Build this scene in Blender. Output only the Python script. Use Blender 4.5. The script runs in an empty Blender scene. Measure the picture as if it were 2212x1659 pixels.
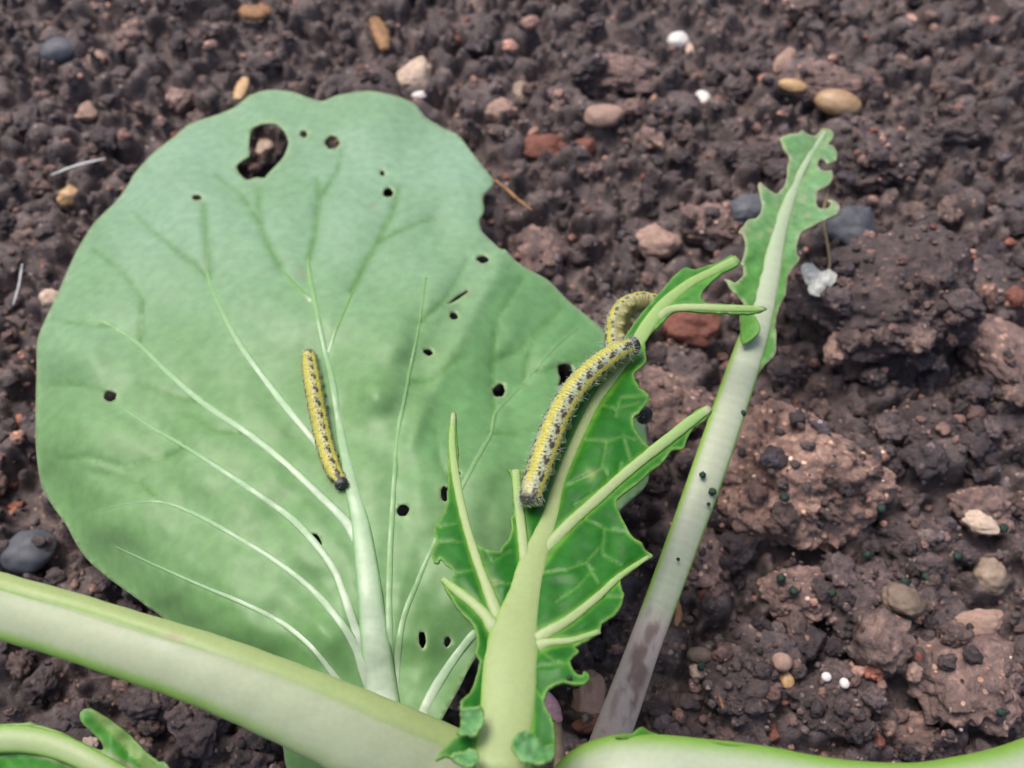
import bpy, bmesh, math, random
import numpy as np
from mathutils import Vector, Matrix, noise as mnoise
from mathutils.geometry import delaunay_2d_cdt

random.seed(7)
rng = np.random.default_rng(11)
scene = bpy.context.scene
COL = scene.collection

# ------------------------------------------------------------------ camera, sky, sun, exposure
HFOV = math.radians(55.0)
PITCH = math.radians(60.0)                # below the horizon
DIST = 0.24                               # metres, lens to the soil at the picture centre
CAM = np.array([0.0, -DIST * math.cos(PITCH), DIST * math.sin(PITCH)])
cd = bpy.data.cameras.new('camera')
cam = bpy.data.objects.new('camera', cd)
COL.objects.link(cam)
cam.location = CAM
cam.rotation_euler = (math.pi / 2 - PITCH, 0, 0)
cd.sensor_width = 36.0
cd.angle = HFOV
cd.clip_start = 0.002
cd.clip_end = 200.0
cd.dof.use_dof = True
cd.dof.focus_distance = 0.171
cd.dof.aperture_fstop = 19.0
scene.camera = cam

SUN_EL, SUN_AZ = math.radians(64), math.radians(-42)
w = bpy.data.worlds.new('World')
scene.world = w
w.use_nodes = True
nt = w.node_tree
bg = nt.nodes['Background']
sky = nt.nodes.new('ShaderNodeTexSky')
sky.sky_type = 'NISHITA'
sky.sun_disc = False
sky.sun_elevation = SUN_EL
sky.sun_rotation = SUN_AZ
sky.air_density = 1.0
sky.dust_density = 6.0
sky.ozone_density = 1.0
nt.links.new(sky.outputs[0], bg.inputs[0])
bg.inputs[1].default_value = 0.12
sl = bpy.data.lights.new('sun', 'SUN')
sl.energy = 1.5
sl.angle = math.radians(26)
sl.color = (1.0, 0.96, 0.90)
sun = bpy.data.objects.new('sun', sl)
COL.objects.link(sun)
sd = Vector((math.sin(SUN_AZ) * math.cos(SUN_EL), math.cos(SUN_AZ) * math.cos(SUN_EL), math.sin(SUN_EL)))
sun.rotation_euler = sd.to_track_quat('Z', 'Y').to_euler()
sun.location = (0, 0, 2)
scene.view_settings.view_transform = 'Standard'
scene.view_settings.look = 'None'
scene.view_settings.gamma = 1.0
scene.view_settings.use_curve_mapping = False
scene.view_settings.exposure = 0.66

# ------------------------------------------------------------------ pixels (2212 x 1659) to places
PW, PH = 2212.0, 1659.0
TX = math.tan(HFOV / 2)
SA, CA = math.sin(math.pi / 2 - PITCH), math.cos(math.pi / 2 - PITCH)

def rays(px, py):
    px = np.asarray(px, float); py = np.asarray(py, float)
    x = (px / PW - 0.5) * 2 * TX
    y = -(py / PH - 0.5) * 2 * TX * PH / PW
    z = -np.ones_like(x)
    return np.stack([x, y * CA - z * SA, y * SA + z * CA], -1)

def P(px, py, z):
    """where the sight line through a pixel meets the height z"""
    r = rays(px, py)
    t = (np.asarray(z, float) - CAM[2]) / r[..., 2]
    return CAM + r * t[..., None]

def px_size(px, py, z):
    """metres per pixel there"""
    r = rays(px, py)
    t = (np.asarray(z, float) - CAM[2]) / r[..., 2]
    return t * 2 * TX / PW

# ------------------------------------------------------------------ helpers
def spline(pts, n):
    """Catmull-Rom through the rows of pts, n samples"""
    p = np.asarray(pts, float)
    if len(p) == 2:
        t = np.linspace(0, 1, n)[:, None]
        return p[0] * (1 - t) + p[1] * t
    p = np.vstack([2 * p[0] - p[1], p, 2 * p[-1] - p[-2]])
    d = np.linalg.norm(np.diff(p[1:-1, :2], axis=0), axis=1)
    cum = np.concatenate([[0], np.cumsum(d)])
    s = np.linspace(0, cum[-1], n)
    i = np.clip(np.searchsorted(cum, s, side='right') - 1, 0, len(d) - 1)
    t = ((s - cum[i]) / np.maximum(d[i], 1e-9))[:, None]
    a, b, c, e = p[i], p[i + 1], p[i + 2], p[i + 3]
    return 0.5 * ((2 * b) + (-a + c) * t + (2 * a - 5 * b + 4 * c - e) * t ** 2 + (-a + 3 * b - 3 * c + e) * t ** 3)

def tag(o, label=None, cat=None, group=None, kind=None):
    if label: o['label'] = label
    if cat: o['category'] = cat
    if group: o['group'] = group
    if kind: o['kind'] = kind
    return o

def empty(name, loc):
    o = bpy.data.objects.new(name, None)
    o.empty_display_size = 0.01
    o.location = loc
    COL.objects.link(o)
    return o

def mesh_obj(name, verts, faces, mat, parent=None, cols=None, smooth=True, extra=None):
    me = bpy.data.meshes.new(name)
    me.from_pydata([tuple(v) for v in verts], [], [tuple(f) for f in faces])
    me.update()
    if cols is not None:
        a = me.attributes.new('tone', 'FLOAT_COLOR', 'POINT')
        c = np.ones((len(verts), 4), np.float32)
        c[:, :cols.shape[1]] = cols
        a.data.foreach_set('color', c.ravel())
    if smooth:
        me.polygons.foreach_set('use_smooth', np.ones(len(me.polygons), bool))
    me.materials.append(mat)
    o = bpy.data.objects.new(name, me)
    COL.objects.link(o)
    if parent is not None:
        o.parent = parent
        if parent.parent is None:              # parts hang under the Empty; sub-parts share their part's own axes
            o.matrix_parent_inverse = Matrix.Translation(-parent.location)
    return o

def vnoise(x, y, seed=0):
    """smooth value noise on arrays, about -1..1"""
    xi = np.floor(x).astype(np.int64); yi = np.floor(y).astype(np.int64)
    fx = x - xi; fy = y - yi
    fx = fx * fx * (3 - 2 * fx); fy = fy * fy * (3 - 2 * fy)
    def h(a, b):
        n = (a * 374761393 + b * 668265263 + seed * 1442695041) & 0xffffffff
        n = ((n ^ (n >> 13)) * 1274126177) & 0xffffffff
        return ((n ^ (n >> 16)) & 0xffff) / 32767.5 - 1
    return (h(xi, yi) * (1 - fx) + h(xi + 1, yi) * fx) * (1 - fy) + (h(xi, yi + 1) * (1 - fx) + h(xi + 1, yi + 1) * fx) * fy

def fbm(x, y, oct=4, seed=0):
    s = 0; a = 1
    for k in range(oct):
        s = s + a * vnoise(x * 2 ** k, y * 2 ** k, seed + k * 17); a *= 0.5
    return s

def polydist(px, py, pts):
    """distance in pixels to a polyline and the place along it (0..1)"""
    pts = np.asarray(pts, float)[:, :2]
    seg = np.linalg.norm(np.diff(pts, axis=0), axis=1)
    cum = np.concatenate([[0], np.cumsum(seg)])
    best = np.full(px.shape, 1e9); bt = np.zeros(px.shape)
    for i in range(len(seg)):
        a, b = pts[i], pts[i + 1]
        d = b - a
        t = np.clip(((px - a[0]) * d[0] + (py - a[1]) * d[1]) / max(seg[i] ** 2, 1e-9), 0, 1)
        q = np.hypot(px - a[0] - t * d[0], py - a[1] - t * d[1])
        m = q < best
        best = np.where(m, q, best)
        bt = np.where(m, (cum[i] + t * seg[i]) / cum[-1], bt)
    return best, bt

def sstep(a, b, x):
    t = np.clip((x - a) / (b - a), 0, 1)
    return t * t * (3 - 2 * t)

def inside(px, py, poly):
    r = np.zeros(px.shape, bool)
    n = len(poly)
    for i in range(n):
        x0, y0 = poly[i]; x1, y1 = poly[(i + 1) % n]
        if y0 == y1: continue
        c = ((y0 > py) != (y1 > py)) & (px < (x1 - x0) * (py - y0) / (y1 - y0) + x0)
        r ^= c
    return r

# ------------------------------------------------------------------ materials
def newmat(name):
    m = bpy.data.materials.new(name)
    m.use_nodes = True
    n = m.node_tree.nodes
    return m, n, m.node_tree.links, n['Principled BSDF']

def node(n, t, **kw):
    x = n.new(t)
    for k, v in kw.items():
        if k in x.inputs: x.inputs[k].default_value = v
        else: setattr(x, k, v)
    return x

def ramp(n, stops):
    r = n.new('ShaderNodeValToRGB')
    e = r.color_ramp.elements
    while len(e) < len(stops): e.new(0.5)
    for i, (p, c) in enumerate(stops):
        e[i].position = p
        e[i].color = (*c, 1) if len(c) == 3 else c
    return r

def mixrgb(n, L, a, b, fac, mode='MIX'):
    x = n.new('ShaderNodeMix'); x.data_type = 'RGBA'; x.blend_type = mode
    for sock, v in ((x.inputs[0], fac), (x.inputs[6], a), (x.inputs[7], b)):
        if hasattr(v, 'links'): L.new(v, sock)
        elif isinstance(v, (int, float)): sock.default_value = v
        else: sock.default_value = (*v, 1)
    return x.outputs[2]

def plant_mat(name, rough=0.42, transl=0.22, spec=0.5, grain=900, bump=0.25, mottle=0.25, sss=0.0, wax=0.0, streak=None):
    """blade and stalk tissue: colour from the mesh's own tone attribute, with fine mottling and relief"""
    m, n, L, b = newmat(name)
    at = node(n, 'ShaderNodeAttribute', attribute_name='tone')
    tc = n.new('ShaderNodeTexCoord')
    n1 = node(n, 'ShaderNodeTexNoise', Scale=grain, Detail=4.0)
    L.new(tc.outputs['Object'], n1.inputs['Vector'])
    n2 = node(n, 'ShaderNodeTexNoise', Scale=grain * 0.13, Detail=3.0)
    L.new(tc.outputs['Object'], n2.inputs['Vector'])
    r1 = ramp(n, [(0.3, (1 - mottle,) * 3), (0.7, (1 + mottle * 0.6,) * 3)])
    L.new(n1.outputs[0], r1.inputs[0])
    r2 = ramp(n, [(0.3, (1 - mottle * 0.7, 1 - mottle * 0.5, 1 - mottle * 0.8)), (0.7, (1.0, 1.0, 1.0))])
    L.new(n2.outputs[0], r2.inputs[0])
    c = mixrgb(n, L, at.outputs['Color'], r1.outputs[0], 1.0, 'MULTIPLY')
    c = mixrgb(n, L, c, r2.outputs[0], 1.0, 'MULTIPLY')
    L.new(c, b.inputs['Base Color'])
    b.inputs['Roughness'].default_value = rough
    b.inputs['Specular IOR Level'].default_value = spec
    if sss:
        b.inputs['Subsurface Weight'].default_value = sss
        b.inputs['Subsurface Radius'].default_value = (1.0, 1.0, 0.5)
        b.inputs['Subsurface Scale'].default_value = 0.0012
    if wax:
        b.inputs['Sheen Weight'].default_value = wax
        b.inputs['Sheen Roughness'].default_value = 0.5
        b.inputs['Sheen Tint'].default_value = (0.75, 0.95, 0.95, 1)
    bp = node(n, 'ShaderNodeBump', Strength=bump, Distance=0.0003)
    L.new(n1.outputs[0], bp.inputs['Height'])
    L.new(bp.outputs[0], b.inputs['Normal'])
    if transl:
        t = n.new('ShaderNodeBsdfTranslucent')
        L.new(c, t.inputs[0])
        mx = n.new('ShaderNodeMixShader'); mx.inputs[0].default_value = transl
        L.new(b.outputs[0], mx.inputs[1]); L.new(t.outputs[0], mx.inputs[2])
        L.new(mx.outputs[0], n['Material Output'].inputs['Surface'])
    return m

M_LEAF = plant_mat('pale_waxy_leaf', 0.5, 0.15, 0.5, 420, 0.12, 0.14, wax=0.12)
M_GREEN = plant_mat('fresh_green_leaf', 0.42, 0.25, 0.3, 500, 0.2, 0.22)
M_VEIN = plant_mat('leaf_vein', 0.38, 0.0, 0.5, 700, 0.15, 0.10, sss=0.4)
M_STALK = plant_mat('leaf_stalk', 0.46, 0.0, 0.35, 1100, 0.09, 0.05, sss=0.5)
M_BUG = plant_mat('caterpillar_skin', 0.42, 0.0, 0.45, 2500, 0.35, 0.22, sss=0.25)

def soil_mat(name, tint=(1, 1, 1), vary=True, attr=False, speck=1.0):
    m, n, L, b = newmat(name)
    tc = n.new('ShaderNodeTexCoord')
    src = tc.outputs['Object']
    if vary:
        oi = n.new('ShaderNodeObjectInfo')
        va = n.new('ShaderNodeVectorMath'); va.operation = 'ADD'
        cx = n.new('ShaderNodeCombineXYZ')
        L.new(oi.outputs['Random'], cx.inputs[0]); L.new(oi.outputs['Random'], cx.inputs[1])
        L.new(src, va.inputs[0]); L.new(cx.outputs[0], va.inputs[1])
        src = va.outputs[0]
    nb = node(n, 'ShaderNodeTexNoise', Scale=90.0, Detail=6.0, Roughness=0.65)
    nm = node(n, 'ShaderNodeTexNoise', Scale=420.0, Detail=5.0, Roughness=0.7)
    nf = node(n, 'ShaderNodeTexNoise', Scale=1900.0, Detail=4.0, Roughness=0.7)
    vo = node(n, 'ShaderNodeTexVoronoi', Scale=750.0, Randomness=1.0)
    for x in (nb, nm, nf, vo): L.new(src, x.inputs['Vector'])
    r = ramp(n, [(0.31, (0.015, 0.0110, 0.0118)), (0.42, (0.049, 0.0360, 0.0372)), (0.53, (0.104, 0.0765, 0.0745)), (0.67, (0.25, 0.185, 0.165))])
    ad = n.new('ShaderNodeMath'); ad.operation = 'MULTIPLY_ADD'
    L.new(nb.outputs[0], ad.inputs[0]); ad.inputs[1].default_value = 0.5
    mh = n.new('ShaderNodeMath'); mh.operation = 'MULTIPLY'; mh.inputs[1].default_value = 0.5
    L.new(nm.outputs[0], mh.inputs[0]); L.new(mh.outputs[0], ad.inputs[2])
    L.new(ad.outputs[0], r.inputs[0])
    c = r.outputs[0]
    # pale mineral grains scattered in it: a few cells of a fine cell pattern, each with its own tint
    sx = n.new('ShaderNodeSeparateColor'); L.new(vo.outputs['Color'], sx.inputs[0])
    g1 = n.new('ShaderNodeMath'); g1.operation = 'GREATER_THAN'; g1.inputs[1].default_value = 0.93
    L.new(sx.outputs[0], g1.inputs[0])
    g2 = n.new('ShaderNodeMath'); g2.operation = 'LESS_THAN'; g2.inputs[1].default_value = 0.42
    L.new(vo.outputs['Distance'], g2.inputs[0])
    gm = n.new('ShaderNodeMath'); gm.operation = 'MULTIPLY'
    L.new(g1.outputs[0], gm.inputs[0]); L.new(g2.outputs[0], gm.inputs[1])
    gs = n.new('ShaderNodeMath'); gs.operation = 'MULTIPLY'; gs.inputs[1].default_value = 0.75 * speck
    L.new(gm.outputs[0], gs.inputs[0])
    gc = ramp(n, [(0.0, (0.30, 0.17, 0.10)), (0.4, (0.24, 0.18, 0.16)), (0.8, (0.34, 0.24, 0.18)), (1.0, (0.5, 0.46, 0.45))])
    L.new(sx.outputs[1], gc.inputs[0])
    c = mixrgb(n, L, c, gc.outputs[0], gs.outputs[0])
    if attr:
        at = node(n, 'ShaderNodeAttribute', attribute_name='tone')
        c = mixrgb(n, L, c, at.outputs['Color'], 1.0, 'MULTIPLY')
    if vary:
        c = mixrgb(n, L, c, oi.outputs['Color'], 1.0, 'MULTIPLY')
    c = mixrgb(n, L, c, tint, 1.0, 'MULTIPLY')
    L.new(c, b.inputs['Base Color'])
    rr = ramp(n, [(0.3, (0.42,) * 3), (0.7, (0.85,) * 3)])
    L.new(nm.outputs[0], rr.inputs[0]); L.new(rr.outputs[0], b.inputs['Roughness'])
    b.inputs['Specular IOR Level'].default_value = 0.5
    b1 = node(n, 'ShaderNodeBump', Strength=0.9, Distance=0.0012)
    L.new(nm.outputs[0], b1.inputs['Height'])
    b2 = node(n, 'ShaderNodeBump', Strength=0.7, Distance=0.0004)
    L.new(nf.outputs[0], b2.inputs['Height']); L.new(b1.outputs[0], b2.inputs['Normal'])
    L.new(b2.outputs[0], b.inputs['Normal'])
    return m

M_SOIL = soil_mat('soil', vary=False)
M_CRUMB = soil_mat('soil_crumb', vary=False, attr=True)
M_CLOD = soil_mat('soil_clod')
M_CLOD_TAN = soil_mat('soil_clod_tan', tint=(3.2, 2.72, 2.25), vary=False)
M_CLOD_MID = soil_mat('soil_clod_brown', tint=(2.0, 1.75, 1.58), vary=False)
M_CLOD_DARK = soil_mat('soil_clod_dark', tint=(0.85, 0.80, 0.82), vary=False)

def stone_mat(name, c0, c1, rough=0.6, scale=500, bump=0.3, spec=0.5):
    m, n, L, b = newmat(name)
    tc = n.new('ShaderNodeTexCoord')
    a = node(n, 'ShaderNodeTexNoise', Scale=scale, Detail=6.0, Roughness=0.65)
    L.new(tc.outputs['Object'], a.inputs['Vector'])
    r = ramp(n, [(0.3, c0), (0.68, c1)])
    L.new(a.outputs[0], r.inputs[0]); L.new(r.outputs[0], b.inputs['Base Color'])
    b.inputs['Roughness'].default_value = rough
    b.inputs['Specular IOR Level'].default_value = spec
    bp = node(n, 'ShaderNodeBump', Strength=bump, Distance=0.0006)
    L.new(a.outputs[0], bp.inputs['Height']); L.new(bp.outputs[0], b.inputs['Normal'])
    return m

# ------------------------------------------------------------------ the soil: heights first
GS, GH = 0.0006, 0.40
gn = int(2 * GH / GS) + 1
gx = np.linspace(-GH, GH, gn)
GX, GY = np.meshgrid(gx, gx)             # [iy, ix]
base = 0.0025 * fbm(GX * 18, GY * 18, 3, 5)
Hf = base - 0.0070

def bumps(num, r0, r1, lift, flat):
    xs = rng.uniform(-GH, GH, num); ys = rng.uniform(-GH, GH, num)
    rs = r0 * (r1 / r0) ** rng.uniform(0, 1, num) ** 1.6
    asp = rng.uniform(0.6, 1.0, num); an = rng.uniform(0, math.pi, num)
    zz = rng.normal(0, 1, num); fl = rng.uniform(*flat, num)
    for i in range(num):
        r = rs[i]
        ix = int((xs[i] + GH) / GS); iy = int((ys[i] + GH) / GS); k = int(r / GS) + 1
        y0, y1, x0, x1 = max(iy - k, 0), min(iy + k + 1, gn), max(ix - k, 0), min(ix + k + 1, gn)
        if y1 <= y0 or x1 <= x0: continue
        dx = GX[y0:y1, x0:x1] - xs[i]; dy = GY[y0:y1, x0:x1] - ys[i]
        c, s = math.cos(an[i]), math.sin(an[i])
        q = ((dx * c + dy * s) / r) ** 2 + ((dy * c - dx * s) / (r * asp[i])) ** 2
        z0 = base[min(iy, gn - 1), min(ix, gn - 1)] - 0.0035 + zz[i] * lift
        hgt = np.where(q < 1, z0 + r * fl[i] * np.sqrt(np.maximum(1 - q, 0)), -1)
        Hf[y0:y1, x0:x1] = np.maximum(Hf[y0:y1, x0:x1], hgt)

bumps(500, 0.005, 0.011, 0.0008, (0.35, 0.6))
bumps(9500, 0.0020, 0.0050, 0.0013, (0.5, 0.9))
bumps(34000, 0.0009, 0.0024, 0.0016, (0.6, 1.0))
for _ in range(2):                        # crumbled slopes instead of sheer sides
    Hf[1:-1, 1:-1] = 0.4 * Hf[1:-1, 1:-1] + 0.15 * (Hf[:-2, 1:-1] + Hf[2:, 1:-1] + Hf[1:-1, :-2] + Hf[1:-1, 2:])
Hf += 0.00045 * fbm(GX * 420, GY * 420, 3, 40)

def hz(x, y):
    fx = np.clip((np.asarray(x, float) + GH) / GS, 0, gn - 1.001); fy = np.clip((np.asarray(y, float) + GH) / GS, 0, gn - 1.001)
    ix = fx.astype(int); iy = fy.astype(int); fx = fx - ix; fy = fy - iy
    return (Hf[iy, ix] * (1 - fx) + Hf[iy, ix + 1] * fx) * (1 - fy) + (Hf[iy + 1, ix] * (1 - fx) + Hf[iy + 1, ix + 1] * fx) * fy

def axis(lo, hi, step, far):
    mid = list(np.arange(lo, hi + step / 2, step))
    s = step; r = []; v = hi
    while v < far:
        s *= 1.09; v += s; r.append(v)
    s = step; l = []; v = lo
    while v > -far:
        s *= 1.09; v -= s; l.append(v)
    return np.array(l[::-1] + mid + r)

ax_ = axis(-0.19, 0.19, 0.00065, 6.0); ay_ = axis(-0.11, 0.18, 0.00065, 6.0)
SX, SY = np.meshgrid(ax_, ay_)
SZ = hz(SX, SY)
fade = sstep(0.30, 0.40, np.maximum(np.abs(SX), np.abs(SY)))
SZ = SZ * (1 - fade) + fade * (0.004 * fbm(SX * 14, SY * 14, 4, 9) - 0.001)
V = np.stack([SX, SY, SZ], -1).reshape(-1, 3)
nyy, nxx = SX.shape
idx = np.arange(nyy * nxx).reshape(nyy, nxx)
F = np.stack([idx[:-1, :-1], idx[:-1, 1:], idx[1:, 1:], idx[1:, :-1]], -1).reshape(-1, 4)
me = bpy.data.meshes.new('soil')
me.vertices.add(len(V)); me.vertices.foreach_set('co', V.astype(np.float32).ravel())
me.loops.add(F.size); me.loops.foreach_set('vertex_index', F.astype(np.int32).ravel())
me.polygons.add(len(F)); me.polygons.foreach_set('loop_start', np.arange(0, F.size, 4, dtype=np.int32))
me.polygons.foreach_set('use_smooth', np.ones(len(F), bool))
me.update(calc_edges=True)
me.materials.append(M_SOIL)
soil = bpy.data.objects.new('soil', me); COL.objects.link(soil)
tag(soil, 'dark purplish brown crumbly garden soil under the whole plant', 'soil', kind='structure')

# ------------------------------------------------------------------ lumps: clods, stones
def ico(sub):
    bm = bmesh.new(); bmesh.ops.create_icosphere(bm, subdivisions=sub, radius=1)
    v = np.array([x.co[:] for x in bm.verts]); f = [[q.index for q in p.verts] for p in bm.faces]
    bm.free(); return v, f
ICO = {k: ico(k) for k in (2, 3, 4, 5, 6)}

def lump(seed, sub, amp=0.3, freq=1.3, octv=5, pits=0.0, facets=0, rough=0.0, crumb=0.0, cfreq=6.0):
    v, f = ICO[sub]
    rs = random.Random(seed)
    off = Vector((rs.uniform(-50, 50), rs.uniform(-50, 50), rs.uniform(-50, 50)))
    out = np.empty_like(v)
    cuts = [(Vector((rs.gauss(0, 1), rs.gauss(0, 1), rs.gauss(0, 1))).normalized(), rs.uniform(0.55, 0.85)) for _ in range(facets)]
    for i, p in enumerate(v):
        p = Vector(p)
        h = 1 + amp * mnoise.fractal(p * freq + off, 0.8, 2.1, octv)
        if pits:
            d = mnoise.voronoi(p * freq * 2.6 + off)[0]
            h += pits * (0.45 - d[0]) + pits * 0.45 * (0.4 - mnoise.voronoi(p * freq * 6 - off)[0][0])
        q = p * h
        for nrm, dd in cuts:
            e = q.dot(nrm) - dd
            if e > 0: q -= nrm * e * 0.6
        if rough:
            q = q + p * rough * (mnoise.fractal(p * 5.0 - off, 0.7, 2.1, 4) + 0.7 * (0.5 - mnoise.voronoi(p * 7.0 + off)[0][0]))
        if crumb:
            a_ = mnoise.voronoi(q * cfreq + off)[0]; b_ = mnoise.voronoi(q * cfreq * 2.3 - off)[0]
            q = q + p * crumb * (math.sqrt(max(0.0, 1 - min(1.0, a_[0] * 1.25) ** 2)) - 0.6 + 0.4 * (0.5 - b_[0]) - 0.5 * max(0.0, 0.18 - (a_[1] - a_[0])) * 4)
        out[i] = q
    return out, f

def lump_mesh(name, seed, sub, mat, size=1.0, **kw):
    v, f = lump(seed, sub, **kw)
    v = v * size
    me = bpy.data.meshes.new(name)
    me.from_pydata(v.tolist(), [], f); me.update()
    me.polygons.foreach_set('use_smooth', np.ones(len(me.polygons), bool))
    me.materials.append(mat)
    return me

def place_lump(name, me, x, y, sx, sy, sz, rz=0.0, sink=0.35, tilt=(0, 0), size=1.0):
    """a lump lying in the soil at x, y, with part of its height below the surface"""
    o = bpy.data.objects.new(name, me); COL.objects.link(o)
    k = 0.6 * min(sx, sy)
    g = float(np.mean(hz(x + k * np.array([-1, 1, 0, 0, 0]), y + k * np.array([0, 0, -1, 1, 0]))))
    o.location = (x, y, g + sz * (1 - 2 * sink))
    o.scale = (sx / size, sy / size, sz / size); o.rotation_euler = (tilt[0], tilt[1], rz)
    return o

def on_soil(px, py, lift=0.0):
    z = 0.0
    for _ in range(4):
        p = P(px, py, z); z = float(hz(p[0], p[1])) + lift
    return P(px, py, z)

# big clods that stand out, set where they lie (x, y, width, height in photo pixels)
CLODS = [
    (1728, 1022, 385, 320, M_CLOD_TAN, 'large light brown stony clod beside the thin chewed stalk', 0.72, -0.5),
    (1925, 690, 400, 290, M_CLOD_DARK, 'large dark brown knobbly clod above the light brown clod', 0.95, 0.1),
    (2165, 770, 190, 250, M_CLOD_MID, 'brown rough clod against the right flank of the dark knobbly clod', 0.6, 1.2),
    (1455, 868, 190, 150, M_CLOD_MID, 'smooth lilac brown clod behind the chewed leaf edge', 0.7, 0.2),
    (2085, 1450, 250, 260, M_CLOD_MID, 'pale brown flaky clod under the light oblong stone', 0.5, 0.7),
    (1965, 1590, 200, 90, M_CLOD_MID, 'brown lumpy clod just behind the horizontal white stalk', 0.6, 0.3),
    (1160, 525, 135, 140, M_CLOD_MID, 'brown clod beside the bite in the large leaf edge', 0.7, 0.4),
    (1545, 470, 150, 120, M_CLOD_MID, 'brown rounded clod left of the chewed leaf tip', 0.6, 0.0),
    (1330, 160, 190, 120, M_CLOD_MID, 'wide brown clod with a dark dent on top', 0.5, 0.2),
    (1900, 350, 190, 150, M_CLOD_DARK, 'dark clod below the rounded tan pebble', 0.6, 0.9),
    (1640, 330, 160, 90, M_CLOD_DARK, 'flat dark clod left of the rounded tan pebble', 0.5, -0.3),
    (1780, 160, 220, 110, M_CLOD_MID, 'broad brown clod above the rounded tan pebble', 0.5, 0.1),
    (2080, 250, 160, 110, M_CLOD_DARK, 'dark clod right of the rounded tan pebble', 0.6, 0.3),
    (1580, 1080, 130, 170, M_CLOD_DARK, 'dark clod between the chewed leaf and the thin stalk', 0.6, 0.3),
    (1500, 1200, 150, 160, M_CLOD_MID, 'brown grainy clod under the middle of the thin stalk', 0.6, 0.5),
    (1880, 1330, 230, 200, M_CLOD_DARK, 'dark clod with white flecks above the two white beads', 0.6, 0.2),
    (1740, 1270, 160, 120, M_CLOD_MID, 'brown clod with a green pellet on its upper side', 0.6, 0.2),
    (2010, 1160, 220, 150, M_CLOD_DARK, 'dark clod between the two green pellets and the tan pebble', 0.6, -0.2),
    (2030, 930, 250, 130, M_CLOD_DARK, 'dark ledge of soil below the large dark clod', 0.5, 0.1),
    (2140, 1080, 150, 120, M_CLOD_MID, 'brown clod with a pale flake at its top', 0.6, 0.4),
    (1600, 1480, 190, 170, M_CLOD_DARK, 'dark clod between the muddy stalk foot and the yellow grains', 0.55, 0.2),
    (1800, 1510, 200, 150, M_CLOD_DARK, 'dark clod just below the two white beads', 0.55, 0.5),
    (1480, 1560, 170, 90, M_CLOD_DARK, 'dark clod just above the horizontal white stalk', 0.55, 0.0),
]
for i, (px, py, wd, ht, mt, lab, flat, rz) in enumerate(CLODS):
    p = on_soil(px, py, 0.003)
    s = float(px_size(px, py, p[2]))
    big = wd > 180
    sx = wd * s / 2 * 0.98; sy = ht * s / 2 * 1.02
    mm = lump_mesh('soil_clod', 100 + i, 6 if wd > 300 else 5 if wd > 140 else 4, mt, sx, amp=0.34, freq=1.2, octv=6, pits=0.16, facets=3, rough=0.07, crumb=min(0.12, 0.0007 / sx), cfreq=sx / 0.0024)
    o = place_lump('soil_clod', mm, p[0], p[1], sx, sy, min(sx, sy) * flat, rz * 0.35, 0.36, size=sx)
    tag(o, lab, 'soil clod', 'large clods of soil')

# from here on things may also come to lie on the big clods
clodmask = np.zeros(Hf.shape, bool)
for o in [q for q in COL.objects if q.name.startswith('soil_clod')]:
    v = np.empty(len(o.data.vertices) * 3, np.float32); o.data.vertices.foreach_get('co', v); v = v.reshape(-1, 3) * np.array(o.scale)
    c_, s_ = math.cos(o.rotation_euler[2]), math.sin(o.rotation_euler[2])
    wx = v[:, 0] * c_ - v[:, 1] * s_ + o.location[0]; wy = v[:, 0] * s_ + v[:, 1] * c_ + o.location[1]; wz = v[:, 2] + o.location[2]
    ix = ((wx + GH) / GS).astype(int); iy = ((wy + GH) / GS).astype(int)
    for dx in (-1, 0, 1):
        for dy in (-1, 0, 1):
            if o.data.materials[0] is not M_CLOD_DARK: clodmask[iy + dy, ix + dx] |= wz > Hf[iy + dy, ix + dx]
            np.maximum.at(Hf, (iy + dy, ix + dx), wz)

# loose crumbs nobody could count
def crumbs(name, num, r0, r1, sub, seeds, mat, tones, label):
    vs, fs, cs = [], [], []
    basev = [lump(s, sub, amp=0.45, freq=1.4, octv=4, pits=0.2, facets=3) for s in seeds]
    n0 = 0
    farr = [np.array(b[1]) for b in basev]
    for i in range(num):
        k = i % len(basev)
        v = basev[k][0]
        r = r0 * (r1 / r0) ** (random.random() ** 1.8)
        y = random.uniform(-0.105, 0.175); x = random.uniform(-1, 1) * (0.135 + 0.38 * (y + 0.09))
        a = random.uniform(0, 6.28); c, s = math.cos(a), math.sin(a)
        if clodmask[int((y + GH) / GS), int((x + GH) / GS)] and (r > 0.0009 or random.random() < 0.6): x = random.uniform(-0.28, 0.28); y = random.uniform(0.18, 0.24)
        sc = np.array([r * random.uniform(0.75, 1.3), r * random.uniform(0.75, 1.3), r * random.uniform(0.6, 0.95)])
        q = v * sc
        q = np.stack([q[:, 0] * c - q[:, 1] * s, q[:, 0] * s + q[:, 1] * c, q[:, 2]], -1)
        vs.append(q + np.array([x, y, float(hz(x, y)) + sc[2] * random.uniform(0.05, 0.5)]))
        fs.append(farr[k] + n0); n0 += len(v)
        t = np.array(random.choices([q_[0] for q_ in tones], [q_[1] for q_ in tones])[0]) * random.uniform(0.75, 1.3)
        cs.append(np.tile(t, (len(v), 1)))
    o = mesh_obj(name, np.vstack(vs), np.vstack(fs), mat, cols=np.vstack(cs))
    return tag(o, label, 'soil', kind='stuff')

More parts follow.
